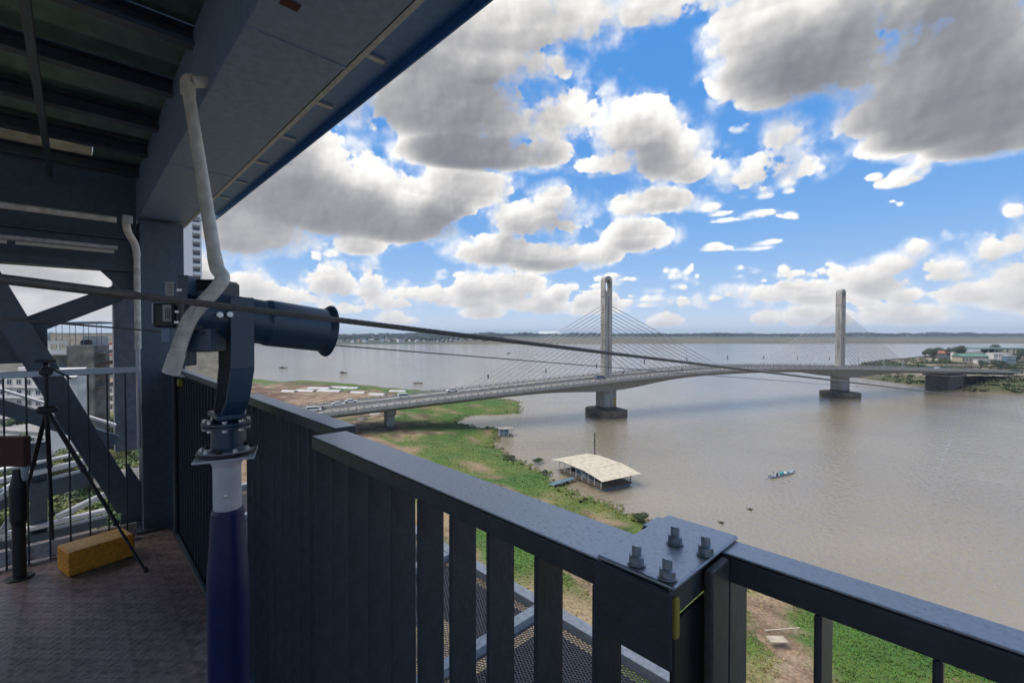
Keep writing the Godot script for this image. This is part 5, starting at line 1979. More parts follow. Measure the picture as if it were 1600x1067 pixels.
func car(label: String, kind: String, m: Material) -> Node3D:
	var t := thing("parked_car" if false else ("van" if kind == "van" else "saloon_car"), label, "van" if kind == "van" else "car")
	var w := 1.75
	var body: PackedVector2Array
	var glass: PackedVector2Array
	if kind == "van":
		body = PackedVector2Array([Vector2(-2.4, 0.35), Vector2(2.4, 0.35), Vector2(2.42, 0.85), Vector2(1.75, 1.05), Vector2(1.2, 1.8), Vector2(-2.25, 1.85), Vector2(-2.42, 1.1)])
		glass = PackedVector2Array([Vector2(1.55, 1.12), Vector2(1.12, 1.7), Vector2(-2.0, 1.72), Vector2(-2.1, 1.12)])
	else:
		body = PackedVector2Array([Vector2(-2.25, 0.3), Vector2(2.25, 0.3), Vector2(2.28, 0.7), Vector2(1.2, 0.92), Vector2(0.55, 1.4), Vector2(-0.9, 1.44), Vector2(-1.6, 1.0), Vector2(-2.25, 0.92)])
		glass = PackedVector2Array([Vector2(1.0, 0.95), Vector2(0.5, 1.33), Vector2(-0.85, 1.36), Vector2(-1.4, 0.98)])
	var st := ST()
	prism(st, body, Transform3D(Basis(), Vector3(0, 0, -w * 0.5)), w)
	obj("body", st, m, t)
	st = ST()
	prism(st, glass, Transform3D(Basis(), Vector3(0, 0, -w * 0.5 - 0.012)), w + 0.024)
	obj("side_window", st, M.window, t)
	var x := 1.2 if kind == "van" else 0.55
	var x2 := 1.75 if kind == "van" else 1.2
	st = ST()
	var y1 := 1.72 if kind == "van" else 1.36
	var y2 := 1.1 if kind == "van" else 0.95
	quad(st, Vector3(x + 0.07, y1, -0.75), Vector3(x2 + 0.03, y2, -0.78), Vector3(x2 + 0.03, y2, 0.78), Vector3(x + 0.07, y1, 0.75), Vector3(0.7, 0.7, 0))
	obj("windscreen", st, M.window, t)
	for e in [[1.45, 0.82], [1.45, -0.82], [-1.45, 0.82], [-1.45, -0.82]]:
		st = ST()
		lathe(st, [Vector2(0, -0.1), Vector2(0.32, -0.1), Vector2(0.32, 0.1), Vector2(0, 0.1)], Vector3(e[0], 0.32, e[1]), Vector3.BACK, 12)
		obj("wheel", st, M.tyre, t)
	for z in [0.6, -0.6]:
		st = ST()
		bx(st, Vector3(2.29, 0.66, z), Vector3(0.03, 0.14, 0.3))
		obj("headlight", st, M.paper, t)
		st = ST()
		bx(st, Vector3(-2.43 if kind == "van" else -2.26, 0.8, z), Vector3(0.03, 0.14, 0.3))
		obj("tail_light", st, M.red, t)
	return t
func motorbike(label: String) -> Node3D:
	var t := thing("motorbike", label, "motorbike")
	for x in [0.62, -0.62]:
		var st := ST()
		lathe(st, [Vector2(0.2, -0.04), Vector2(0.28, -0.04), Vector2(0.28, 0.04), Vector2(0.2, 0.04)], Vector3(x, 0.28, 0), Vector3.BACK, 12)
		obj("wheel", st, M.tyre, t)
	var st := ST()
	prism(st, PackedVector2Array([Vector2(-0.7, 0.5), Vector2(-0.2, 0.35), Vector2(0.3, 0.4), Vector2(0.55, 0.9), Vector2(0.42, 0.95), Vector2(0.2, 0.6), Vector2(-0.7, 0.72)]), Transform3D(Basis(), Vector3(0, 0, -0.14)), 0.28)
	tube(st, [Vector3(0.45, 0.95, -0.3), Vector3(0.45, 0.98, 0.3)], 0.02, 5)
	tube(st, [Vector3(0.62, 0.28, 0), Vector3(0.5, 0.95, 0)], 0.035, 5)
	obj("frame", st, M.car_grey, t)
	# the rider sits on it
	var r := thing("person", "person riding the %s" % label.replace("with rider ", ""), "person")
	t.set_meta("rider", 1)
	person_mesh(r, [[Vector3(-0.15, 0.80, 0), Vector3(-0.05, 1.28, 0), 0.15, 0.16], [Vector3(-0.02, 1.38, 0), Vector3(0.0, 1.52, 0), 0.07, 0.11], [Vector3(-0.12, 0.78, 0.1), Vector3(0.25, 0.68, 0.17), 0.085, 0.07], [Vector3(0.25, 0.68, 0.17), Vector3(0.15, 0.38, 0.17), 0.06, 0.05], [Vector3(-0.12, 0.78, -0.1), Vector3(0.25, 0.68, -0.17), 0.085, 0.07], [Vector3(0.25, 0.68, -0.17), Vector3(0.15, 0.38, -0.17), 0.06, 0.05], [Vector3(-0.05, 1.25, 0.18), Vector3(0.15, 1.05, 0.24), 0.055, 0.045], [Vector3(0.15, 1.05, 0.24), Vector3(0.42, 1.02, 0.26), 0.042, 0.04], [Vector3(-0.05, 1.25, -0.18), Vector3(0.15, 1.05, -0.24), 0.055, 0.045], [Vector3(0.15, 1.05, -0.24), Vector3(0.42, 1.02, -0.26), 0.042, 0.04]], 0.05, M.cloth_purple)
	riders.append([t, r])
	return t
var riders := []
# a body as one surface: tapered capsules joined smoothly, meshed by surface nets
func person_mesh(root: Node3D, bones: Array, cell: float, m: Material) -> void:
	var lo := Vector3.ONE * 1e9
	var hi := -lo
	for b in bones:
		var e := Vector3.ONE * (maxf(b[2], b[3]) + cell * 2.0)
		lo = lo.min(b[0] - e).min(b[1] - e)
		hi = hi.max(b[0] + e).max(b[1] + e)
	var n := Vector3i(((hi - lo) / cell).ceil()) + Vector3i.ONE
	var f := PackedFloat32Array()
	f.resize(n.x * n.y * n.z)
	var k := cell * 0.9
	for z in n.z:
		for y in n.y:
			for x in n.x:
				var p := lo + Vector3(x, y, z) * cell
				var d := 1e3
				for b in bones:
					var ab: Vector3 = b[1] - b[0]
					var t := clampf((p - b[0]).dot(ab) / ab.length_squared(), 0, 1)
					var e: float = p.distance_to(b[0] + ab * t) - lerpf(b[2], b[3], t)
					var h := clampf(0.5 + 0.5 * (d - e) / k, 0, 1)
					d = lerpf(d, e, h) - k * h * (1.0 - h)
				f[(z * n.y + y) * n.x + x] = d
	var ids := {}
	var vs := []
	var corner := func(x, y, z): return f[(z * n.y + y) * n.x + x]
	for z in n.z - 1:
		for y in n.y - 1:
			for x in n.x - 1:
				var c := Vector3.ZERO
				var cnt := 0
				for e in [[0,0,0,1,0,0],[0,1,0,1,1,0],[0,0,1,1,0,1],[0,1,1,1,1,1],[0,0,0,0,1,0],[1,0,0,1,1,0],[0,0,1,0,1,1],[1,0,1,1,1,1],[0,0,0,0,0,1],[1,0,0,1,0,1],[0,1,0,0,1,1],[1,1,0,1,1,1]]:
					var a: float = corner.call(x + e[0], y + e[1], z + e[2])
					var b: float = corner.call(x + e[3], y + e[4], z + e[5])
					if (a < 0.0) != (b < 0.0):
						c += Vector3(e[0], e[1], e[2]).lerp(Vector3(e[3], e[4], e[5]), a / (a - b))
						cnt += 1
				if cnt:
					ids[Vector3i(x, y, z)] = vs.size()
					vs.append(lo + (Vector3(x, y, z) + c / cnt) * cell)
	var st := ST()
	st.set_smooth_group(0)
	for z in range(1, n.z - 1):
		for y in range(1, n.y - 1):
			for x in range(1, n.x - 1):
				var a: float = corner.call(x, y, z)
				for ax in 3:
					var dv := Vector3i(int(ax == 0), int(ax == 1), int(ax == 2))
					var b: float = corner.call(x + dv.x, y + dv.y, z + dv.z)
					if (a < 0.0) == (b < 0.0):
						continue
					var u := Vector3i(int(ax == 1), int(ax == 2), int(ax == 0))
					var w := Vector3i(int(ax == 2), int(ax == 0), int(ax == 1))
					var q := Vector3i(x, y, z)
					var p := [vs[ids[q - u - w]], vs[ids[q - w]], vs[ids[q]], vs[ids[q - u]]]
					var nn := Vector3(dv) * (1.0 if a < 0.0 else -1.0)
					quad(st, p[0], p[1], p[2], p[3], nn)
	st.generate_normals()
	obj("body", st, m, root)

# ------------------------------------------------------------------ on the river
func hull(st: SurfaceTool, l: float, w: float, h: float, sheer: float) -> void:
	var n := 14
	var ring := []
	for i in n + 1:
		var t := -1.0 + 2.0 * i / n
		var ww := w * 0.5 * pow(maxf(1.0 - pow(absf(t), 2.6), 0.0), 0.8) + 0.02
		var top := h + sheer * t * t * absf(t)
		var bot := sheer * 0.75 * pow(absf(t), 3.0)
		var x := t * l * 0.5
		ring.append([Vector3(x, top, -ww), Vector3(x, bot + 0.05, -ww * 0.62), Vector3(x, bot, 0), Vector3(x, bot + 0.05, ww * 0.62), Vector3(x, top, ww), Vector3(x, top - 0.02, ww * 0.88), Vector3(x, bot + 0.10, 0), Vector3(x, top - 0.02, -ww * 0.88)])
	for i in n:
		for k in 8:
			var a: Vector3 = ring[i][k]
			var b: Vector3 = ring[i + 1][k]
			var c: Vector3 = ring[i + 1][(k + 1) % 8]
			var d: Vector3 = ring[i][(k + 1) % 8]
			var nn := (b - a).cross(d - a).normalized()
			if nn.length() < 0.5:
				nn = Vector3.UP
			var mid := (a + c) * 0.5 - Vector3((a.x + c.x) * 0.5, h * 0.6, 0)
			if k < 4 and nn.dot(mid) < 0.0: nn = -nn
			if k >= 4 and nn.y < 0.0: nn = -nn
			quad(st, a, b, c, d, nn)
func river_things() -> void:
	# the long-tail boat
	var s := fl(1201, 748, 0)
	var e := fl(1243, 738, 0)
	var bt := thing("longtail_boat", "slim wooden long-tail boat with bundles on the open river", "boat", (s + e) * 0.5 + Vector3(0, -0.12, 0))
	var yaw := atan2(-(e - s).z, (e - s).x)
	bt.rotation.y = yaw
	var l := s.distance_to(e)
	var st := ST()
	hull(st, l, 1.25, 0.42, 0.55)
	obj("hull", st, M.hull, bt)
	st = ST()
	for k in 5:
		bx(st, Vector3(-l * 0.3 + k * l * 0.15, 0.34, 0), Vector3(0.2, 0.03, 1.0))
	obj("thwart", st, M.wood, bt)
	st = ST()
	bbx(st, Vector3(-l * 0.42, 0.72, 0), Vector3(0.45, 0.3, 0.3), 0.05)
	tube(st, [Vector3(-l * 0.44, 0.7, 0), Vector3(-l * 0.62, 0.05, 0.15)], 0.035, 6)
	obj("engine", st, M.black, bt)
	st = ST()
	tube(st, [Vector3(-l * 0.33, 0.4, 0.1), Vector3(-l * 0.335, 1.45, 0.1)], 0.03, 6)
	lathe(st, [Vector2(0, -0.15), Vector2(0.13, -0.08), Vector2(0.13, 0.08), Vector2(0, 0.15)], Vector3(-l * 0.335, 1.5, 0.1), Vector3.UP, 10)
	obj("stern_post", st, M.black, bt)
	var bags := [[-0.02, M.teal, 1.0, 0.85, "teal tarpaulin bundle amidships in the long-tail boat"], [0.12, M.car_white, 0.7, 0.6, "white bundle before the teal tarpaulin in the boat"], [0.23, M.blue_paint, 0.6, 0.5, "pale blue bundle toward the bow of the boat"]]
	for b in bags:
		st = ST()
		var pr := []
		for k in 9:
			var t := k / 8.0
			pr.append(Vector2(sqrt(sin(PI * t)) * b[2] * 0.62 * (1.0 + 0.1 * sin(k * 2.3)), lerpf(0.0, b[3], t)))
		lathe(st, pr, Vector3.ZERO, Vector3(0.05, 1, 0.04), 12)
		var o := obj("bundle", st, b[1])
		o.position = bt.position + bt.basis * Vector3(l * b[0], 0.3, 0)
		tag(o, b[4], "bundle", "bundles in the long-tail boat")
	var pn := thing("person", "person in dark purple crouching at the stern of the long-tail boat", "person", bt.position + bt.basis * Vector3(-l * 0.2, 0.3, 0))
	pn.rotation.y = yaw
	person_mesh(pn, [[Vector3(0, 0.16, 0), Vector3(0.18, 0.58, 0), 0.16, 0.17], [Vector3(0.24, 0.68, 0), Vector3(0.3, 0.80, 0), 0.06, 0.105], [Vector3(0.05, 0.14, 0.1), Vector3(0.42, 0.36, 0.16), 0.09, 0.07], [Vector3(0.42, 0.36, 0.16), Vector3(0.38, 0.03, 0.16), 0.065, 0.05], [Vector3(0.05, 0.14, -0.1), Vector3(0.42, 0.36, -0.16), 0.09, 0.07], [Vector3(0.42, 0.36, -0.16), Vector3(0.38, 0.03, -0.16), 0.065, 0.05], [Vector3(0.16, 0.55, 0.19), Vector3(0.3, 0.36, 0.24), 0.055, 0.045], [Vector3(0.3, 0.36, 0.24), Vector3(0.48, 0.4, 0.2), 0.042, 0.04], [Vector3(0.16, 0.55, -0.19), Vector3(0.3, 0.36, -0.24), 0.055, 0.045], [Vector3(0.3, 0.36, -0.24), Vector3(0.48, 0.4, -0.2), 0.042, 0.04]], 0.035, M.cloth_purple)
	# far sampans
	var first: Node3D
	var far := [[442, 575, "dark sampan out on the river left of the white sheets"], [381, 583, "dark sampan half hidden by the yoke of the mounted tube"], [536, 583, "dark boat with a cabin below the mouth of the mounted tube"], [795, 552, "tiny dark boat left of the first pylon near the far shore"], [1122, 538, "tiny barge beside the far sandbank"]]
	for q in far:
		var p := fl(q[0], q[1], 0)
		if first == null:
			first = thing("sampan", q[2], "boat", p, "far boats on the river")
			st = ST()
			hull(st, 9.0, 1.7, 0.6, 0.5)
			obj("hull", st, M.black, first)
			st = ST()
			bbx(st, Vector3(-1.0, 1.0, 0), Vector3(2.6, 0.9, 1.3), 0.25)
			obj("cabin", st, M.wood, first)
			first.rotation.y = -TH + 0.1
		else:
			dup(first, q[2], p, -TH + rng.randf_range(-0.3, 0.4))
	# mooring raft beyond the bridge
	var r := thing("raft", "low dark raft with posts moored beyond the left bridge approach", "raft", fl(653, 599, 0))
	r.rotation.y = -TH
	st = ST()
	bbx(st, Vector3(0, 0.25, 0), Vector3(6.5, 0.5, 2.5), 0.08)
	obj("deck", st, M.wood, r)
	for k in 5:
		st = ST()
		tube(st, [Vector3(-2.8 + k * 1.4, 0.3, 0.9), Vector3(-2.8 + k * 1.4, 1.7, 0.9)], 0.09, 5)
		obj("post", st, M.wood, r)
	# drifting plants
	for q in [[1127, 817, "small clump of drifting water plants nearer the boathouse"], [1172, 796, "small clump of drifting water plants below the long-tail boat"], [850, 738, "drifting water plants beside the boathouse gangway"]]:
		var o := obj("floating_plants", clump_mesh(26, 0.35, 1.2, 9), mat(lin(0.07, 0.085, 0.05), 0.8))
		o.position = fl(q[0], q[1], 0.0)
		tag(o, q[2], "water plants", "drifting water plants")
	boathouse()
	# caged raft hut in the inlet
	var h := thing("raft_hut", "small pale framed raft hut floating at the inlet's point", "raft hut", fl(790, 681, 0))
	h.rotation.y = -TH + 0.15
	st = ST()
	bbx(st, Vector3(0, 0.2, 0), Vector3(5.2, 0.4, 3.4), 0.06)
	obj("float_deck", st, M.concrete_old, h)
	for x in [-2.4, -0.8, 0.8, 2.4]:
		for z in [-1.5, 1.5]:
			st = ST()
			bx(st, Vector3(x, 1.5, z), Vector3(0.14, 2.4, 0.14))
			obj("post", st, M.galva, h)
	for z in [-1.5, 1.5]:
		st = ST()
		for y in [1.0, 1.6]:
			bx(st, Vector3(0, y, z), Vector3(4.9, 0.08, 0.06))
		obj("side_rail", st, M.galva, h)
	st = ST()
	bbx(st, Vector3(0, 2.75, 0), Vector3(5.4, 0.14, 3.6), 0.04)
	obj("roof", st, M.grey_roof, h)
	st = ST()
	bx(st, Vector3(-0.4, 1.2, 0), Vector3(3.2, 1.5, 2.2))
	obj("cage", st, M.blue_paint, h)
func boathouse() -> void:
	var A := fl(860, 717, 3.2)
	var B := fl(917, 708, 3.2)
	var C := fl(1002.3, 739, 3.1)
	var D := fl(941.8, 752, 3.1)
	# square it up: long side A-D, short side D-C
	var x := ((D - A) + (C - B)).normalized()
	x.y = 0
	x = x.normalized()
	var z := x.cross(Vector3.UP).normalized()
	if z.dot(C - D) < 0.0:
		z = -z
	var cen := (A + B + C + D) * 0.25
	var L := ((D - A).dot(x) + (C - B).dot(x)) * 0.5
	var Wd := ((B - A).dot(z) + (C - D).dot(z)) * 0.5
	var t := thing("boathouse", "open floating boathouse with a cream sheet-metal roof by the near shore", "boathouse", Vector3(cen.x, 0, cen.z))
	t.basis = Basis(x, Vector3.UP, x.cross(Vector3.UP))
	var zs := 1.0 if t.basis.z.dot(z) > 0 else -1.0
	var hl := L * 0.5
	var hw := Wd * 0.5
	var ys := [3.05, 3.75, 3.75, 2.95]
	var xs := [-hl, -hl * 0.52, hl * 0.36, hl]
	for i in 3:
		var n := 5 if i != 1 else 7
		for k in n:
			var z0 := -hw + Wd * k / n
			var z1 := -hw + Wd * (k + 1) / n
			var st := ST()
			var nn := Vector3(-(ys[i + 1] - ys[i]), xs[i + 1] - xs[i], 0).normalized()
			var up := nn * 0.02 * ((k + i) % 2)
			quad(st, Vector3(xs[i], ys[i], z0) + up, Vector3(xs[i + 1], ys[i + 1], z0) + up, Vector3(xs[i + 1], ys[i + 1], z1 + 0.05) + up, Vector3(xs[i], ys[i], z1 + 0.05) + up, nn)
			quad(st, Vector3(xs[i], ys[i] - 0.05, z0) + up, Vector3(xs[i + 1], ys[i + 1] - 0.05, z0) + up, Vector3(xs[i + 1], ys[i + 1] - 0.05, z1) + up, Vector3(xs[i], ys[i] - 0.05, z1) + up, -nn)
			obj("roof_sheet", st, M.cream_roof, t)
	var rust := mat(lin(0.22, 0.15, 0.09), 0.8)
	for i in [1, 2]:
		var st := ST()
		bx(st, Vector3(xs[i], ys[i] + 0.035, 0), Vector3(0.16, 0.03, Wd))
		obj("ridge_strip", st, M.cream_roof, t)
	for q in [[-0.25, 0.3], [0.3, -0.55], [0.02, -0.7], [0.2, 0.75], [0.34, -0.2]]:
		var st := ST()
		bx(st, Vector3(q[0] * hl, 3.80, q[1] * hw), Vector3(0.5, 0.03, 0.22), Basis(Vector3.UP, q[0] * 4.0))
		obj("roof_patch", st, rust, t)
	var st := ST()
	bbx(st, Vector3(0, 0.55, 0), Vector3(L * 0.84, 0.25, Wd * 0.78), 0.04)
	obj("deck", st, M.wood, t)
	for k in 4:
		st = ST()
		bbx(st, Vector3(-hl * 0.66 + k * hl * 0.44, 0.12, 0), Vector3(hl * 0.30, 0.5, Wd * 0.72), 0.1)
		obj("pontoon", st, M.blue_paint if k == 3 else M.concrete_dark, t)
	var zf := -hw * 0.78 * zs       # the side nearer the bank
	for k in 8:
		for sg in [1.0, -1.0]:
			st = ST()
			var xx := -hl * 0.8 + k * hl * 0.228
			bx(st, Vector3(xx, 1.85, sg * hw * 0.76), Vector3(0.13, 2.45 + (0.5 if k > 1 and k < 6 else 0.1), 0.13))
			obj("post", st, M.galva if sg * zf > 0 else M.wood, t)
	for sg in [1.0, -1.0]:
		st = ST()
		bx(st, Vector3(0, 1.55, sg * hw * 0.76), Vector3(L * 0.8, 0.07, 0.06))
		bx(st, Vector3(0, 1.1, sg * hw * 0.76), Vector3(L * 0.8, 0.05, 0.05))
		bx(st, Vector3(0, 2.9, sg * hw * 0.76), Vector3(L * 0.86, 0.12, 0.1))
		obj("side_rail", st, M.galva, t)
	st = ST()
	bx(st, Vector3(-hl * 0.1, 1.55, 0.1 * hw), Vector3(L * 0.3, 1.8, Wd * 0.35))
	obj("cabin", st, M.blue_paint, t)
	st = ST()
	bx(st, Vector3(-hl * 0.1, 1.7, 0.1 * hw), Vector3(L * 0.302, 0.7, Wd * 0.3))
	obj("cabin_window", st, M.window, t)
	for k in 5:
		var bb := obj("crate", crate_mesh(), [M.wood, M.blue_paint, M.galva, M.car_grey, M.wood][k])
		bb.position = t.position + t.basis * Vector3(-hl * 0.55 + k * hl * 0.26, 0.68, -zs * hw * 0.4)
		bb.rotation.y = k * 0.7
		tag(bb, "%s crate from the shore end on the boathouse deck under the roof" % ORD[k], "crate", "crates on the boathouse deck")
	st = ST()
	bbx(st, Vector3.ZERO, Vector3(fl(861, 757, 0.9).distance_to(fl(897, 747, 0.7)), 0.14, 1.5), 0.03)
	var g := obj("gangway", st, M.blue_paint)
	g.position = (fl(861, 757, 0.9) + fl(897, 747, 0.7)) * 0.5
	var gd := fl(897, 747, 0.7) - fl(861, 757, 0.9)
	g.rotation.y = atan2(-gd.z, gd.x)
	tag(g, "pale blue plank gangway from the grassy bank to the boathouse", "gangway")
	for q in [[929.5, 722, 676, 0.16, "tall black mooring pole behind the boathouse roof"], [984.5, 745, 715, 0.10, "short grey mooring pole at the right of the boathouse"], [862, 754, 740, 0.08, "thin mooring stake beside the gangway"]]:
		var p := fl(q[0], q[1], 0)
		var hgt: float = (q[1] - q[2]) / FOC * p.dot(FW)
		st = ST()
		tube(st, [Vector3(0, -1, 0), Vector3(0, hgt, 0)], q[3], 8)
		var o := obj("mooring_pole", st, M.black if q[3] > 0.12 else M.galva)
		o.position = p
		tag(o, q[4], "pole", "mooring poles")
var _crate: Mesh
func crate_mesh() -> Mesh:
	if _crate == null:
		var st := ST()
		bbx(st, Vector3(0, 0.35, 0), Vector3(1.0, 0.7, 0.8), 0.04)
		for y in [0.15, 0.55]:
			bx(st, Vector3(0, y, 0), Vector3(1.04, 0.08, 0.84))
		_crate = st.commit()
	return _crate

# ------------------------------------------------------------------ buildings
func block(called: String, label: String, cat: String, at: Vector3, size: Vector3, turn: float, wall: Material, roof: Material, floors: int, cols: int, side_cols := 0, ledge := true) -> Node3D:
	var t := thing(called, label, cat, at)
	t.rotation.y = turn
	var st := ST()
	bx(st, Vector3(0, size.y * 0.5, 0), size)
	obj("wall", st, wall, t)
	st = ST()
	bx(st, Vector3(0, size.y + 0.25, 0), Vector3(size.x + 0.5, 0.5, size.z + 0.5))
	obj("roof", st, roof, t)
	if floors == 0:
		return t
	var fh := size.y / floors
	var wm := ST()
	var ww := size.x / cols * 0.5
	var hh := fh * 0.5
	bx(wm, Vector3.ZERO, Vector3(ww, hh, 0.12))
	var pane := wm.commit()
	wm = ST()
	for e in [[0, hh * 0.5, ww, 0.1], [0, -hh * 0.5, ww + 0.2, 0.14], [-ww * 0.5, 0, 0.1, hh], [ww * 0.5, 0, 0.1, hh], [0, 0, 0.07, hh]]:
		bx(wm, Vector3(e[0], e[1], 0.06), Vector3(e[2], e[3], 0.16))
	var frame := wm.commit()
	var low := int(maxf(0, floors - 6))
	for f in range(low, floors):
		for c in cols:
			var q := Vector3(-size.x * 0.5 + size.x * (c + 0.5) / cols, fh * (f + 0.52), size.z * 0.5)
			var w := obj("window", frame, M.white_wall, t)
			w.position = q
			obj("pane", pane, M.window, w)
		if ledge:
			st = ST()
			bx(st, Vector3(0, fh * f, size.z * 0.5 + 0.35), Vector3(size.x, 0.2, 0.7))
			obj("balcony_slab", st, wall, t)
		for c in side_cols:
			var q := Vector3(size.x * 0.5, fh * (f + 0.52), size.z * 0.5 - size.z * (c + 0.5) / side_cols)
			var w := obj("window", frame, M.white_wall, t)
			w.position = q
			w.rotation.y = PI / 2
			obj("pane", pane, M.window, w)
	return t
func buildings() -> void:
	# the city side, seen past the column and through the rod railing
	var p := W(-1.085 * 172, 172, 2)
	var apt := block("apartment_block", "white apartment block with rows of dark windows behind the tripod", "building", p, Vector3(42, 18.5, 16), -TH - 0.10, M.white_wall, M.grey_roof, 5, 11, 4)
	for k in 7:
		var st := ST()
		bbx(st, Vector3(-26 + k * 8.4, 19.5 + (k % 2) * 0.3, (k % 3 - 1) * 3.5), Vector3(3.4 + k % 3, 1.6 + k % 2, 2.6), 0.1)
		obj("roof_unit", st, [M.white_wall, M.grey_roof, M.concrete][k % 3], apt)
	var cd := 128.0
	p = W((121 - 800) / FOC * cd, cd, 2)
	var t := thing("concrete_building", "unfinished grey concrete building with a rooftop terrace and sheet canopy", "building", p)
	t.rotation.y = -TH + 0.25
	var st := ST()
	bx(st, Vector3(2.4, 15.2, 0), Vector3(6.2, 30.6, 7))
	bx(st, Vector3(-3.6, 14.0, -0.5), Vector3(6.0, 28.0, 6))
	obj("wall", st, M.concrete_old, t)
	st = ST()
	bx(st, Vector3(-3.7, 28.2, 0), Vector3(6.4, 0.4, 7.6))
	bx(st, Vector3(2.4, 30.65, 0), Vector3(6.4, 0.3, 7.2))
	obj("terrace_slab", st, M.concrete, t)
	st = ST()
	for k in 4:
		bx(st, Vector3(-6.4 + k * 1.9, 30.2, 3.3), Vector3(0.55, 3.6, 0.3))
	bx(st, Vector3(-3.6, 31.6, 3.3), Vector3(6.2, 0.9, 0.28))
	bx(st, Vector3(-3.6, 28.9, 3.3), Vector3(6.2, 1.1, 0.28))
	bx(st, Vector3(2.5, 32.0, -3.2), Vector3(6.0, 2.6, 0.3))
	obj("terrace_wall", st, M.white_wall, t)
	for k in 9:
		st = ST()
		tube(st, [Vector3(-6.6 + k * 1.55, 30.0, 2.6 - (k % 2) * 5.0), Vector3(-6.6 + k * 1.55, 36.8, 2.6 - (k % 2) * 5.0)], 0.07, 5)
		obj("canopy_post", st, M.steel, t)
	st = ST()
	bx(st, Vector3(-0.6, 36.9, 0), Vector3(15.5, 0.5, 8.0), Basis(Vector3.BACK, 0.02))
	obj("canopy", st, M.steel, t)
	st = ST()
	lathe(st, [Vector2(0, 1.5), Vector2(0.9, 1.4), Vector2(1.3, 1.0), Vector2(1.3, 0.2), Vector2(1.1, 0), Vector2(0, 0)], Vector3(2.6, 30.8, 1.2), Vector3.UP, 14)
	obj("water_tank", st, M.black, t)
	for f in 4:
		st = ST()
		bx(st, Vector3(6.6, 28.5 - f * 3.1, 0.4), Vector3(2.4, 0.2, 5.0))
		bx(st, Vector3(7.7, 29.0 - f * 3.1, 0.4), Vector3(0.1, 0.9, 5.0))
		obj("balcony", st, [M.concrete_old, M.rust, M.concrete_dark, M.concrete_old][f], t)
	for f in 3:
		st = ST()
		bx(st, Vector3(-2.2, 24.8 - f * 3.6, 2.56), Vector3(1.6, 1.7, 0.12))
		obj("window", st, M.window, t)
	var shed := thing("roof_shed", "low shed with a pale sloping roof against the concrete building", "shed", W((104 - 800) / FOC * 110, 110, 2))
	shed.rotation.y = -TH + 0.3
	st = ST()
	bx(st, Vector3(0, 11.8, 0), Vector3(5.4, 23.6, 4.0))
	obj("wall", st, M.white_wall, shed)
	st = ST()
	bx(st, Vector3(0, 24.6, 0.4), Vector3(5.8, 0.16, 5.0), Basis(Vector3.RIGHT, 0.42))
	obj("roof", st, M.sheet, shed)
	# far beige hall and striped hoarding
	block("beige_hall", "long beige hall far off beyond the concrete building", "building", W((172 - 800) / FOC * 420, 420, 2), Vector3(80, 34, 30), -TH, M.cream_wall, M.cream_wall, 0, 1)
	var hb := thing("hoarding", "white hoarding with red bands beyond the concrete building", "hoarding", W((176 - 800) / FOC * 300, 300, 2))
	hb.rotation.y = -TH
	st = ST()
	bx(st, Vector3(0, 23.8, 0), Vector3(9, 9, 0.4))
	obj("panel", st, M.white_wall, hb)
	for y in [27.4, 20.0]:
		st = ST()
		bx(st, Vector3(0, y, 0.24), Vector3(9.02, 1.2, 0.1))
		obj("red_band", st, M.red, hb)
	st = ST()
	for x in [-3.0, 3.0]:
		bx(st, Vector3(x, 9.6, 0), Vector3(0.6, 19.4, 0.4))
	obj("leg", st, M.steel, hb)
	# cream building seen under the mounted tube
	block("cream_building", "plain cream building with a ledged top seen under the mounted tube", "building", W((283 - 800) / FOC * 150, 158, 2), Vector3(26, 29.0, 16), -TH + 0.2, M.cream_wall, M.cream_wall, 0, 1)
	block("white_house", "white two-storey house with dark windows at the edge of the grove", "house", W(-1.03 * 122, 122, 2), Vector3(18, 8.5, 10), -TH - 0.2, M.white_wall, M.grey_roof, 2, 6, 3)
	block("long_house", "long pale house behind the grove, right of the concrete building", "house", W(-0.86 * 205, 205, 2), Vector3(36, 11, 12), -TH - 0.1, M.white_wall, M.orange_roof, 3, 10, 3)
	# white tower
	var td := 172.0
	var tw := thing("white_tower", "tall white apartment tower rising behind the big steel column", "tower block", W((264 - 800) / FOC * td, td, 2))
	tw.rotation.y = -TH + 0.64
	st = ST()
	bx(st, Vector3(-0.8, 47, -5), Vector3(16.4, 94, 12))
	bx(st, Vector3(8.9, 47, -6.6), Vector3(3.0, 94, 8.8))
	bx(st, Vector3(10.2, 47, -1.6), Vector3(0.5, 94, 1.6))
	obj("wall", st, M.tower_wall, tw)
	for f in 26:
		st = ST()
		bx(st, Vector3(8.7, 15.2 + f * 3.2, -1.2), Vector3(2.6, 0.3, 1.9))
		bx(st, Vector3(8.7, 15.75 + f * 3.2, -0.3), Vector3(2.6, 0.9, 0.15))
		obj("balcony", st, M.tower_wall, tw)
		st = ST()
		bx(st, Vector3(8.8, 16.7 + f * 3.2, -2.13), Vector3(2.0, 2.1, 0.12))
		obj("window", st, M.window, tw)
	# crane
	var kd := 215.0
	var mast := W((262 - 800) / FOC * kd, kd, 2)
	var cr := thing("tower_crane", "tower crane whose lattice jib tip shows under the roof edge", "crane", mast)
	cr.rotation.y = -TH
	var top := (521.0 - 259.0) / FOC * kd + EYE - 2.0
	st = ST()
	for q in [[1, 1], [1, -1], [-1, 1], [-1, -1]]:
		bx(st, Vector3(q[0] * 0.8, top * 0.5, q[1] * 0.8), Vector3(0.2, top, 0.2))
	for k in 30:
		bar(st, Vector3(-0.8, k * top / 30, 0.8), Vector3(0.8, (k + 1) * top / 30, 0.8), 0.1, 0.1)
	obj("mast", st, M.galva, cr)
	st = ST()
	var jl := (459.0 - 262.0) / FOC * kd
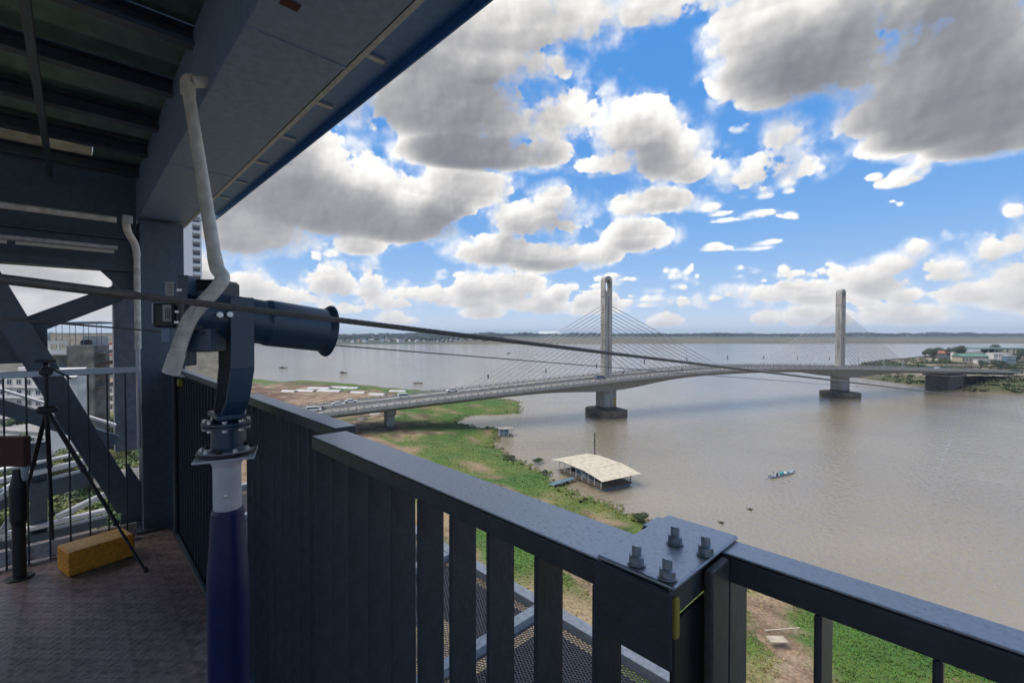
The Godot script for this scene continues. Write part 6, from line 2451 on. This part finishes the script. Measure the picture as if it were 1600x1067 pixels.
	for q in [[0.0, 0.6], [0.0, -0.6], [1.3, 0.0]]:
		bx(st, Vector3(jl * 0.5 - 4, top + q[0], q[1]), Vector3(jl + 8, 0.16, 0.16))
	for k in 40:
		bar(st, Vector3(k * jl / 40, top, 0.6), Vector3((k + 0.5) * jl / 40, top + 1.3, 0), 0.08, 0.08)
		bar(st, Vector3((k + 0.5) * jl / 40, top + 1.3, 0), Vector3((k + 1) * jl / 40, top, -0.6), 0.08, 0.08)
	obj("jib", st, M.galva, cr)
	# sheets laid out on the dug-over field
	var fs := [[478, 611, 12, 5], [500, 607, 14, 7], [516, 611, 14, 7], [530, 606, 10, 5], [549, 607, 9, 5], [560, 614, 9, 4], [452, 612, 9, 4], [590, 617, 9, 5], [622, 612, 10, 4]]
	for i in fs.size():
		var e: Array = fs[i]
		st = ST()
		var me := PackedVector2Array([Vector2(-e[3] * 0.5, 0), Vector2(-e[3] * 0.32, 0.7), Vector2(0, 1.0), Vector2(e[3] * 0.32, 0.7), Vector2(e[3] * 0.5, 0)])
		prism(st, me, Transform3D(Basis(), Vector3(0, 0, -e[2] * 0.5)), e[2])
		var o := obj("sheet_tunnel", st, M.sheet)
		o.position = fl(e[0], e[1], 2.1)
		o.rotation.y = -TH + 1.35 + rng.randf_range(-0.1, 0.1)
		tag(o, "%s low white sheet tunnel from the left on the dug-over field" % ORD[i], "sheet tunnel", "white sheet tunnels on the field")
	# heaps by the land pier
	for q in [[585, 646, "white tarpaulin heap beside the land pier"], [566, 655, "pale rubble heap left of the land pier"]]:
		st = ST()
		lathe(st, [Vector2(0, 0.9), Vector2(1.2, 0.75), Vector2(2.2, 0.3), Vector2(2.8, -0.2)], Vector3.ZERO, Vector3(0.1, 1, 0.05), 9)
		var o := obj("heap", st, M.sheet if q[0] > 580 else M.concrete_old)
		o.position = fl(q[0], q[1], 2.2)
		tag(o, q[2], "heap")
	# roadside lamp posts on the left approach
	for q in [[545, 640, 605, "lamp post beyond the parked cars on the left approach"], [420, 622, 612, "short post on the dug-over field by the yoke"]]:
		var pp := fl(q[0], q[1], 2.2)
		st = ST()
		tube(st, [Vector3.ZERO, Vector3(0, (q[1] - q[2]) / FOC * pp.dot(FW), 0)], [0.14, 0.08], 6)
		var o := obj("post", st, M.galva)
		o.position = pp
		tag(o, q[3], "post")
	var slab := ST()
	bbx(slab, Vector3.ZERO, Vector3(1.9, 0.12, 1.1), 0.02)
	var sl := obj("board", slab, M.cream_wall)
	sl.position = fl(1215, 999, 2.35)
	sl.rotation.y = -TH
	tag(sl, "pale board lying on the bare earth below the near guard rail", "board")
	slab = ST()
	tube(slab, [fl(1196, 985, 2.35), fl(1250, 981, 2.4)], 0.06, 6)
	tag(obj("bamboo_pole", slab, M.cream_roof), "thin pale pole lying across the path above the board", "pole")
	# the headland at the right end of the bridge
	var hs := func(called: String, label: String, x0: float, x1: float, y0: float, y1: float, wall: Material, roof: Material, floors: int, cols: int, deep := 0.6, gable := true) -> void:
		var q := fl((x0 + x1) * 0.5, y1, 5.0)
		var d := q.dot(FW)
		var wd := (x1 - x0) / FOC * d
		var ht := (y1 - y0) / FOC * d
		if not gable:
			block(called, label, "building", q, Vector3(wd, ht, wd * deep), -TH, wall, roof, floors, cols, 0, false)
			return
		var b := block(called, label, "building", q, Vector3(wd, ht * 0.62, wd * deep), -TH, wall, roof, floors, cols, 0, false)
		var s := ST()
		var hx := wd * 0.53
		var hz := wd * deep * 0.58
		var y := ht * 0.62 + 0.5
		quad(s, Vector3(-hx, y, hz), Vector3(hx, y, hz), Vector3(hx, ht, 0), Vector3(-hx, ht, 0), Vector3(0, 1, 0.5).normalized())
		quad(s, Vector3(-hx, y, -hz), Vector3(hx, y, -hz), Vector3(hx, ht, 0), Vector3(-hx, ht, 0), Vector3(0, 1, -0.5).normalized())
		tri(s, Vector3(-hx, y, hz), Vector3(-hx, y, -hz), Vector3(-hx, ht, 0), Vector3.LEFT)
		tri(s, Vector3(hx, y, hz), Vector3(hx, y, -hz), Vector3(hx, ht, 0), Vector3.RIGHT)
		obj("pitched_roof", s, roof, b)
	hs.call("red_roofed_house", "red-roofed house among dark trees on the headland", 1461, 1481, 548, 560, M.concrete_old, M.orange_roof, 1, 5)
	hs.call("green_hall", "long hall with a pale green roof on the headland", 1496, 1537, 552, 566, M.cream_wall, M.green_roof, 1, 8, 0.4)
	hs.call("white_building", "white flat-roofed building on the headland beside the blue one", 1547, 1570, 552, 566, M.white_wall, M.white_wall, 2, 6, 0.5, false)
	hs.call("blue_building", "blue-grey glazed building at the right of the headland", 1570, 1584, 556, 569, M.blue_paint, M.white_wall, 2, 4, 0.6, false)
	hs.call("slim_tower", "slim white tower house between the dark trees", 1488, 1492, 551, 563, M.white_wall, M.white_wall, 3, 2, 1.0, false)
	hs.call("gate_lodge", "low white lodge at the right of the cream wall", 1526, 1549, 562, 568, M.white_wall, M.grey_roof, 1, 6, 0.4, false)
	for i in 4:
		var x: float = [1454, 1464, 1489, 1498][i]
		hs.call("kiosk", "%s small cream kiosk from the left on the green field" % ORD[i], x - 1.2, x + 1.2, 560.5, 565.5, M.cream_wall, M.cream_roof, 0, 1, 1.0, true)
	var wq := fl(1500, 573, 5.0)
	var wd := wq.dot(FW)
	st = ST()
	bbx(st, Vector3(0, 1.2, 0), Vector3(53.0 / FOC * wd, 2.4, 0.3), 0.03)
	var wl := obj("yard_wall", st, M.cream_wall)
	wl.position = wq
	wl.rotation.y = -TH
	tag(wl, "long cream yard wall along the green field", "wall")
	var cq := fl(1575, 563, 5.0)
	var kd2 := cq.dot(FW)
	var cn := thing("canopy_hall", "wide canopy on columns behind the white and blue buildings", "canopy", cq)
	cn.rotation.y = -TH
	st = ST()
	bbx(st, Vector3(8, 13.5, -8), Vector3(100.0 / FOC * kd2, 1.6, 26), 0.2)
	obj("roof", st, M.green_roof, cn)
	for k in 10:
		st = ST()
		bx(st, Vector3(8 + (k - 4.5) * 10.0 / FOC * kd2, 6.4, 3), Vector3(0.9, 12.8, 0.9))
		obj("column", st, M.grey_roof, cn)
	# road and fence at the right edge
	st = ST()
	var f0 := fl(1572, 592, 5.0)
	var f1 := fl(1640, 597, 5.0)
	var fn := thing("post_fence", "grey post fence above the grassy river bank at the right edge", "fence", f0)
	for k in 16:
		st = ST()
		bx(st, (f1 - f0) * k / 15.0 + Vector3(0, 0.7, 0), Vector3(0.3, 1.5, 0.3))
		obj("post", st, M.concrete_dark, fn)
	st = ST()
	bar(st, Vector3(0, 1.4, 0), f1 - f0 + Vector3(0, 1.4, 0), 0.25, 0.25)
	obj("rail", st, M.concrete, fn)
func _ready() -> void:
	rng.seed = 7
	setup()
	materials()
	water()
	near_land()
	right_land()
	far_land()
	bridge()
	buildings()
	platform()
	trees()
	river_things()
	bridge_things()
	for r in riders:
		r[1].transform = r[0].transform
		r[0].remove_meta("rider")
	grass()
	right_shrubs()
